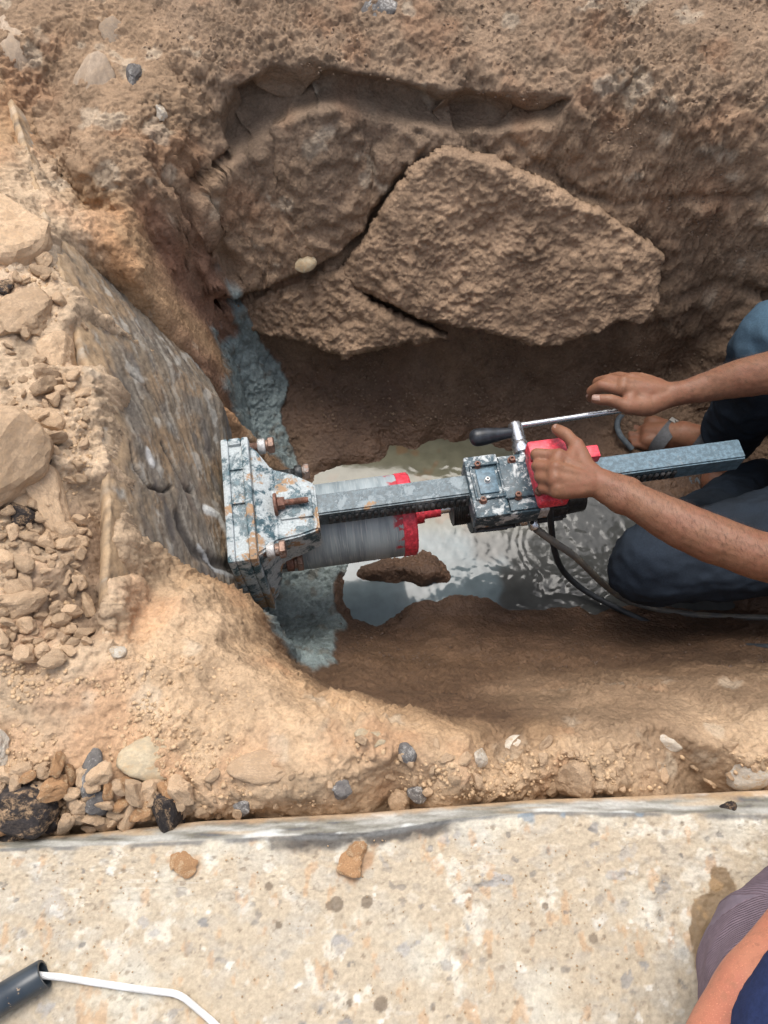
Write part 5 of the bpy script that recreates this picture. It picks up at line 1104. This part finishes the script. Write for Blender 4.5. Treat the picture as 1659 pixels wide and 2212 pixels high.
SHORT = {'big dark bitumen lump with a tan crust at the lower left corner': 'corner bitumen lump', 'dark bitumen lump touching the kerb at the left edge': 'bitumen lump touching the kerb', 'upright dark bitumen lump at the right end of the rubble': 'upright bitumen lump',
         'smooth slim grey brown pebble standing in the rubble': 'slim grey pebble', 'dark grey stone with white flecks in the rubble': 'white flecked grey stone', 'large rounded cream limestone half buried in the bank': 'cream limestone boulder', 'small bright white stone on bare soil of the lower left bank': 'small bright white stone',
         'pale grey stone at the left edge above the rubble': 'pale grey edge stone', 'black bitumen lump below the largest tan clod': 'bitumen lump below the largest clod', 'black bitumen lump under the overhanging clods on the left': 'bitumen lump under the clods', 'dark stone at the left edge high on the bank': 'dark edge stone high up',
         'largest tan earth clod at the left edge of the bank': 'largest tan clod', 'broad tan earth clod high on the left bank': 'broad clod high on the bank', 'blocky tan earth clod beside the concrete wall': 'blocky clod by the wall', 'upright tan clod midway down the left bank': 'upright clod on the left bank', 'flat tan clod low on the left bank': 'flat clod low on the bank',
         'white faced cream stone at the pit rim above the kerb': 'cream rim stone', 'grey stone with a pale cap on the near bank': 'pale capped grey stone', 'bright white stone on the rim near the middle of the bank': 'bright white rim stone', 'flat white stone on the rim at the right': 'flat white rim stone', 'grey white stone set in the bank near the right edge': 'grey white bank stone',
         'crumbling tan clod on the near bank right of centre': 'crumbling near bank clod', 'smooth tan earth mound on the near bank': 'smooth tan mound', 'dark grey chip touching the kerb strip': 'dark grey kerb chip'}
def uv(p):
    f = p[1]*CP - (p[2] - CAM_H)*SP; return np.array([829.5 + FOC*p[0]/f, 1106 - FOC*(p[1]*SP + (p[2] - CAM_H)*CP)/f])
def name_crumbs():
    mk = [(uv(o.location), SHORT[l]) for o, l in MARKS if l in SHORT]; buckets = {}
    for o, colr, sz in CRUMBS:
        c = uv(o.location); d, lm, q = min((float(np.hypot(*(c - q))), l, i) for i, (q, l) in enumerate(mk)); e = c - mk[q][0]
        way = ('right of' if e[0] > 0 else 'left of') if abs(e[0]) > abs(e[1]) else ('below' if e[1] > 0 else 'above'); buckets.setdefault((lm, way, colr), []).append((d, o))
    W = ['nearest'] + [k + ' nearest' for k in ('second third fourth fifth sixth seventh eighth ninth tenth eleventh twelfth thirteenth fourteenth fifteenth sixteenth seventeenth eighteenth nineteenth twentieth'.split())]
    for (lm, way, colr), L_ in buckets.items():
        for k, (d, o) in enumerate(sorted(L_, key=lambda t: t[0])): o['label'] = '%s soil crumb, %s of those %s the %s' % (colr, W[min(k, 19)], way, lm)
name_crumbs()
def mass(name, n, zone, smin, smax, mat, label, top=None):
    V, F = [], []; proto = [rock_mesh('tiny_crumb', 300 + k, 1, 7, (1, .85, .65), .2) for k in range(8)]; pv = [np.array([v.co for v in m.vertices]) for m in proto]; pf = [np.array([p.vertices for p in m.polygons]) for m in proto]
    poly = np.array(zone, float); lo, hi = poly.min(0), poly.max(0); o = 0
    U = RNG.uniform(lo[0], hi[0], n*3); W = RNG.uniform(lo[1], hi[1], n*3); dn = fbm(np.stack([U, W, 0*U], 1), 130., 3, 901); ok = in_poly(U, W, poly) & (dn > RNG.uniform(-.35, .35, len(U))); U, W = U[ok][:n], W[ok][:n]
    for p in (on_ground_many(U, W) if top is None else np.array([P(a_, b_, top) for a_, b_ in zip(U, W)])):
        k = random.randrange(8); s = smin + (smax - smin)*random.random()**2.5; a = random.uniform(0, 6.28); ca, sa = math.cos(a), math.sin(a); q_ = pv[k]*s; q_ = np.stack([q_[:, 0]*ca - q_[:, 1]*sa, q_[:, 0]*sa + q_[:, 1]*ca, q_[:, 2]], 1)
        V.append(q_ + p + (np.array(gn(p[0], p[1])) if top is None else np.array([0, 0, 1.]))*s*.2); F.append(pf[k] + o); o += len(q_)
    for m in proto: D.meshes.remove(m)
    me = mesh_np(name, np.concatenate(V), np.concatenate(F)); tag(link(name, me, mat, None, False), label, kind='stuff')
M_MASS = plain('moist_crumbs', (.22, .155, .108), .9, .2, 200, .3, Specular_IOR_Level=.1)
M_SHORE = plain('shore_clod', (.085, .05, .03), .45, .3, 250, .5)
M_GRIT = plain('grit', (.36, .25, .15), .95, .3, 300, .3, Specular_IOR_Level=.1)
mass('fine_crumbs', 14000, [(0,560),(150,560),(205,1000),(190,1400),(420,1420),(560,1480),(700,1570),(1000,1640),(1659,1600),(1659,1695),(1000,1725),(400,1760),(0,1800)], .0012, .0042, plain('fine_tan_crumbs', (.49, .345, .212), .95, .2, 200, .3, Specular_IOR_Level=.1), 'fine tan soil crumbs strewn over the near and left banks')
mass('moist_crumbs', 1800, [(430,640),(900,700),(1450,720),(1620,760),(1500,900),(700,930),(620,780)], .0015, .005, M_MASS, 'moist soil crumbs fallen at the foot of the far wall')
mass('wet_crumbs', 1200, [(720,1330),(900,1330),(1300,1350),(1659,1370),(1659,1440),(900,1460),(720,1400)], .0012, .0045, plain('wet_crumbs', (.085, .05, .03), .5, .2, 200, .3), 'dark wet soil crumbs along the water edge')
mass('far_crumbs', 2200, [(330,0),(1659,0),(1659,560),(1500,520),(1250,240),(950,190),(600,150),(450,160),(300,120)], .0012, .0045, M_MASS, 'moist soil crumbs clinging to the far bank')
mass('kerb_grit', 420, [(0,1850),(1400,1790),(1500,2000),(1450,2200),(450,2200),(300,2120),(0,2060)], .0005, .0016, M_GRIT, 'fine tan grit scattered on the worn kerb', .0012)
mass('shore_clods', 150, [(725,1250),(745,1345),(800,1362),(850,1335),(900,1305),(1000,1288),(1090,1318),(1280,1332),(1280,1350),(1090,1345),(1000,1310),(900,1335),(850,1372),(780,1385),(715,1350)], .002, .0065, M_SHORE, 'dark wet clods lining the edge of the puddle')
